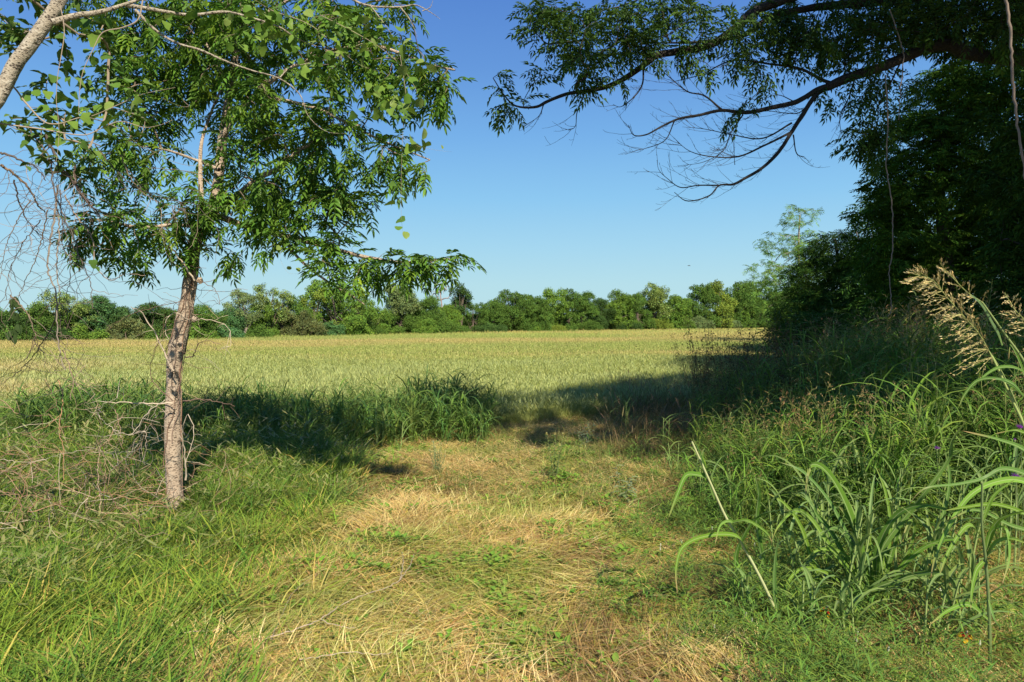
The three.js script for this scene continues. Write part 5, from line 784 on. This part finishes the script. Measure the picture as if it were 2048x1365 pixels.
  // ---- flowers
  function hatFlower(px, py, dd, petals, label, turn = 1.6) {
    const p = P(px, py, dd), t = thing('wild_flower', label, 'flower', V(p.x + .02, 0, p.z)), Q = rngOf(px);
    part('stem', new Builder().tube([t.position.clone(), t.position.clone().lerp(p, .6).add(V(.01, 0, 0)), p], () => .0014, 4, [.15, .2, .07]).geo(), M.plain, t);
    const up = V(Math.cos(turn) * .5, .8, Math.sin(turn) * .5 + .3).normalize(); part('cone', new Builder().tube([p.clone().addScaledVector(up, -.002), p.clone().addScaledVector(up, .008), p.clone().addScaledVector(up, .024)], (k) => .0055 * (1 - k * .35), 8, [.30, .30, .22], .15, 2).geo(), M.plain, t);
    for (let k = 0; k < petals; k++) { const a = turn + k / petals * 6.28, s = V(Math.cos(a), 0, Math.sin(a)); s.addScaledVector(up, -s.dot(up)).normalize(); const q = [p.clone().addScaledVector(s, .004)]; for (let j = 1; j <= 6; j++) q.push(q[j - 1].clone().add(s.clone().multiplyScalar(.005 * (1 - j * .08)).addScaledVector(V(0, -1, 0), .0012 + .0006 * j)));
      part('petal', new Builder().ribbon(q, .021, V(0, 0, 0).crossVectors(s, up), (u) => (u < .62 ? [.22, .012, .006] : [.72, .44, .02]), { fold: .15, profile: (u) => .45 + 1.1 * u - 1.15 * u * u * u * u }).geo(), M.petal, t); }
  }
  hatFlower(1776, 1328, 2.95, 3, 'red and yellow flower with open petals, the left of the lowest pair', 2.4); hatFlower(1795, 1340, 2.9, 4, 'red and yellow flower, the right of the lowest pair', .8);
  hatFlower(1738, 1350, 2.85, 3, 'half hidden red and yellow flower at the bottom edge'); hatFlower(1652, 1218, 3.2, 3, 'small red and yellow flower under the big grass clump', 1.2); hatFlower(1932, 1268, 3.0, 4, 'drooping red flower left of the upright cane stem', 2);
  function thistle(px, py, dd, label, r = .017) {
    const p = P(px, py, dd), t = thing('thistle', label, 'flower', V(p.x, 0, p.z)), Q = rngOf(px + 7), q = new Builder();
    part('stem', new Builder().tube([t.position.clone(), t.position.clone().lerp(p, .5).add(V(.03, 0, 0)), p], () => .002, 4, [.14, .19, .07]).geo(), M.plain, t);
    part('calyx', new Builder().tube([p.clone().add(V(0, -.014, 0)), p.clone().add(V(0, -.006, 0)), p], (k) => .005 + .004 * Math.sin(k * 3), 7, [.12, .17, .06]).geo(), M.plain, t);
    for (let k = 0; k < 60; k++) { const v = rand3(Q); v.y = Math.abs(v.y) + .25; v.normalize(); q.leaf(p, v, V(1, 0, 0), r * (.7 + Q() * .5), .003, tint(Q, [.48, .12, .58], .2), { fold: .1, droop: 0 }); }
    part('flower_head', q.geo(), M.petal, t);
  }
  thistle(1874, 898, 4.3, 'purple thistle flower in the shaded bank', .022); thistle(2041, 857, 4.0, 'purple thistle flower nearest the right edge, the upper one', .03); thistle(2032, 955, 3.8, 'purple thistle flower below the upper one at the right edge', .028); thistle(2030, 880, 4.1, 'small purple bud beside the upper right thistle', .009); thistle(1640, 672, 12, 'distant mauve thistle above the weeds', .03);
  // pale plantain like spikes in the lower right
  const sp = []; const spike = new Builder(); spike.tube([V(0, 0, 0), V(.01, .1, 0), V(.015, .22, 0)], () => .0009, 3, [.2, .24, .1]).tube([V(.015, .22, 0), V(.016, .23, 0), V(.017, .245, 0)], (k) => .003 + .002 * Math.sin(k * 3), 6, [.42, .44, .34]);
  for (let k = 0; k < 34; k++) { const z = -2.5 - R() * 2.2, x = .9 + R() * 1.4; sp.push({ m: place(onGround(x, z), R() * 6.28, R() * .3, R() * 6.28, .6 + R() * .4), c: [1, 1, 1] }); }
  tag(instances('flower_spike', spike.geo(), M.plain, sp), 'small pale flower spikes among the weeds at the lower right', 'flower', null, 'stuff');
}
// ---- sticks on the ground, a bird
{
  const R = rngOf(241);
  const onFloor = (x, y, h = .05) => { const d = (EYE - h) * FPX / (y - 640); const p = P(x, y, d); p.y = h + groundY(p.x, p.z) * .6 + .02; return p; };
  for (const [ls, r, label] of [[[[[530, 1285], [590, 1272], [640, 1255], [680, 1225], [720, 1200], [770, 1178], [800, 1160], [818, 1140], [828, 1118]], [[800, 1162], [806, 1135], [804, 1112]], [[640, 1255], [670, 1268], [710, 1272]]], 5, 'long forked pale branch lying on the straw at the centre'], [[[[600, 1332], [650, 1328], [700, 1322], [760, 1324], [785, 1320]]], 4, 'short straight stick at the bottom edge of the straw'], [[[[310, 1300], [350, 1282], [400, 1275], [440, 1268]]], 5, 'thin bent stick in the green grass at the lower left'], [[[[540, 1290], [560, 1240], [590, 1190], [640, 1155]]], 2.5, 'thin weathered twig crossing the straw at the lower left'], [[[[1330, 1100], [1380, 1082], [1430, 1070], [1480, 1040]]], 2.6, 'dark thin twig lying right of the straw']]) {
    const t = thing('fallen_branch', label, 'branch', onFloor(...ls[0][0]).setY(0)), m = ls.length > 1 ? 'branch' : 'stick';
    ls.forEach((l, k) => { const pts = curve(l.map(([x, y]) => onFloor(x, y, .10 + .02 * R())), l.length * 5); pts.forEach((p) => p.add(rand3(R).multiplyScalar(.004))); part(m, new Builder().tube(pts, (u) => r * (k ? .4 : .5) * .0014 * (1 - u * .55), 6, label.startsWith('dark') ? [.16, .12, .09] : [.40, .33, .25], .14, 4).geo(), M.twig, t); });
  }
  const c = P(1378, 532, 90), bird = thing('bird', 'tiny bird flying in the sky above the tree line', 'bird', c), b = new Builder(), k = [.08, .075, .07];
  b.tube([V(-.2, 0, 0), V(-.1, .02, 0), V(.1, .02, 0), V(.24, 0, 0)].map((p) => p.add(c)), (u) => .045 * Math.sin(.25 + u * 2.5), 7, k); part('body', b.geo(), M.plain, bird);
  for (const s of [-1, 1]) { const w = new Builder(); w.ribbon([V(.02, .02, 0), V(0, .07, .16 * s), V(-.06, .05, .36 * s)].map((p) => p.add(c)), .13, V(1, 0, 0), k, { fold: .1 }); part('wing', w.geo(), M.plain, bird); }
}
scene.updateMatrixWorld(true);
renderer.render(scene, camera);
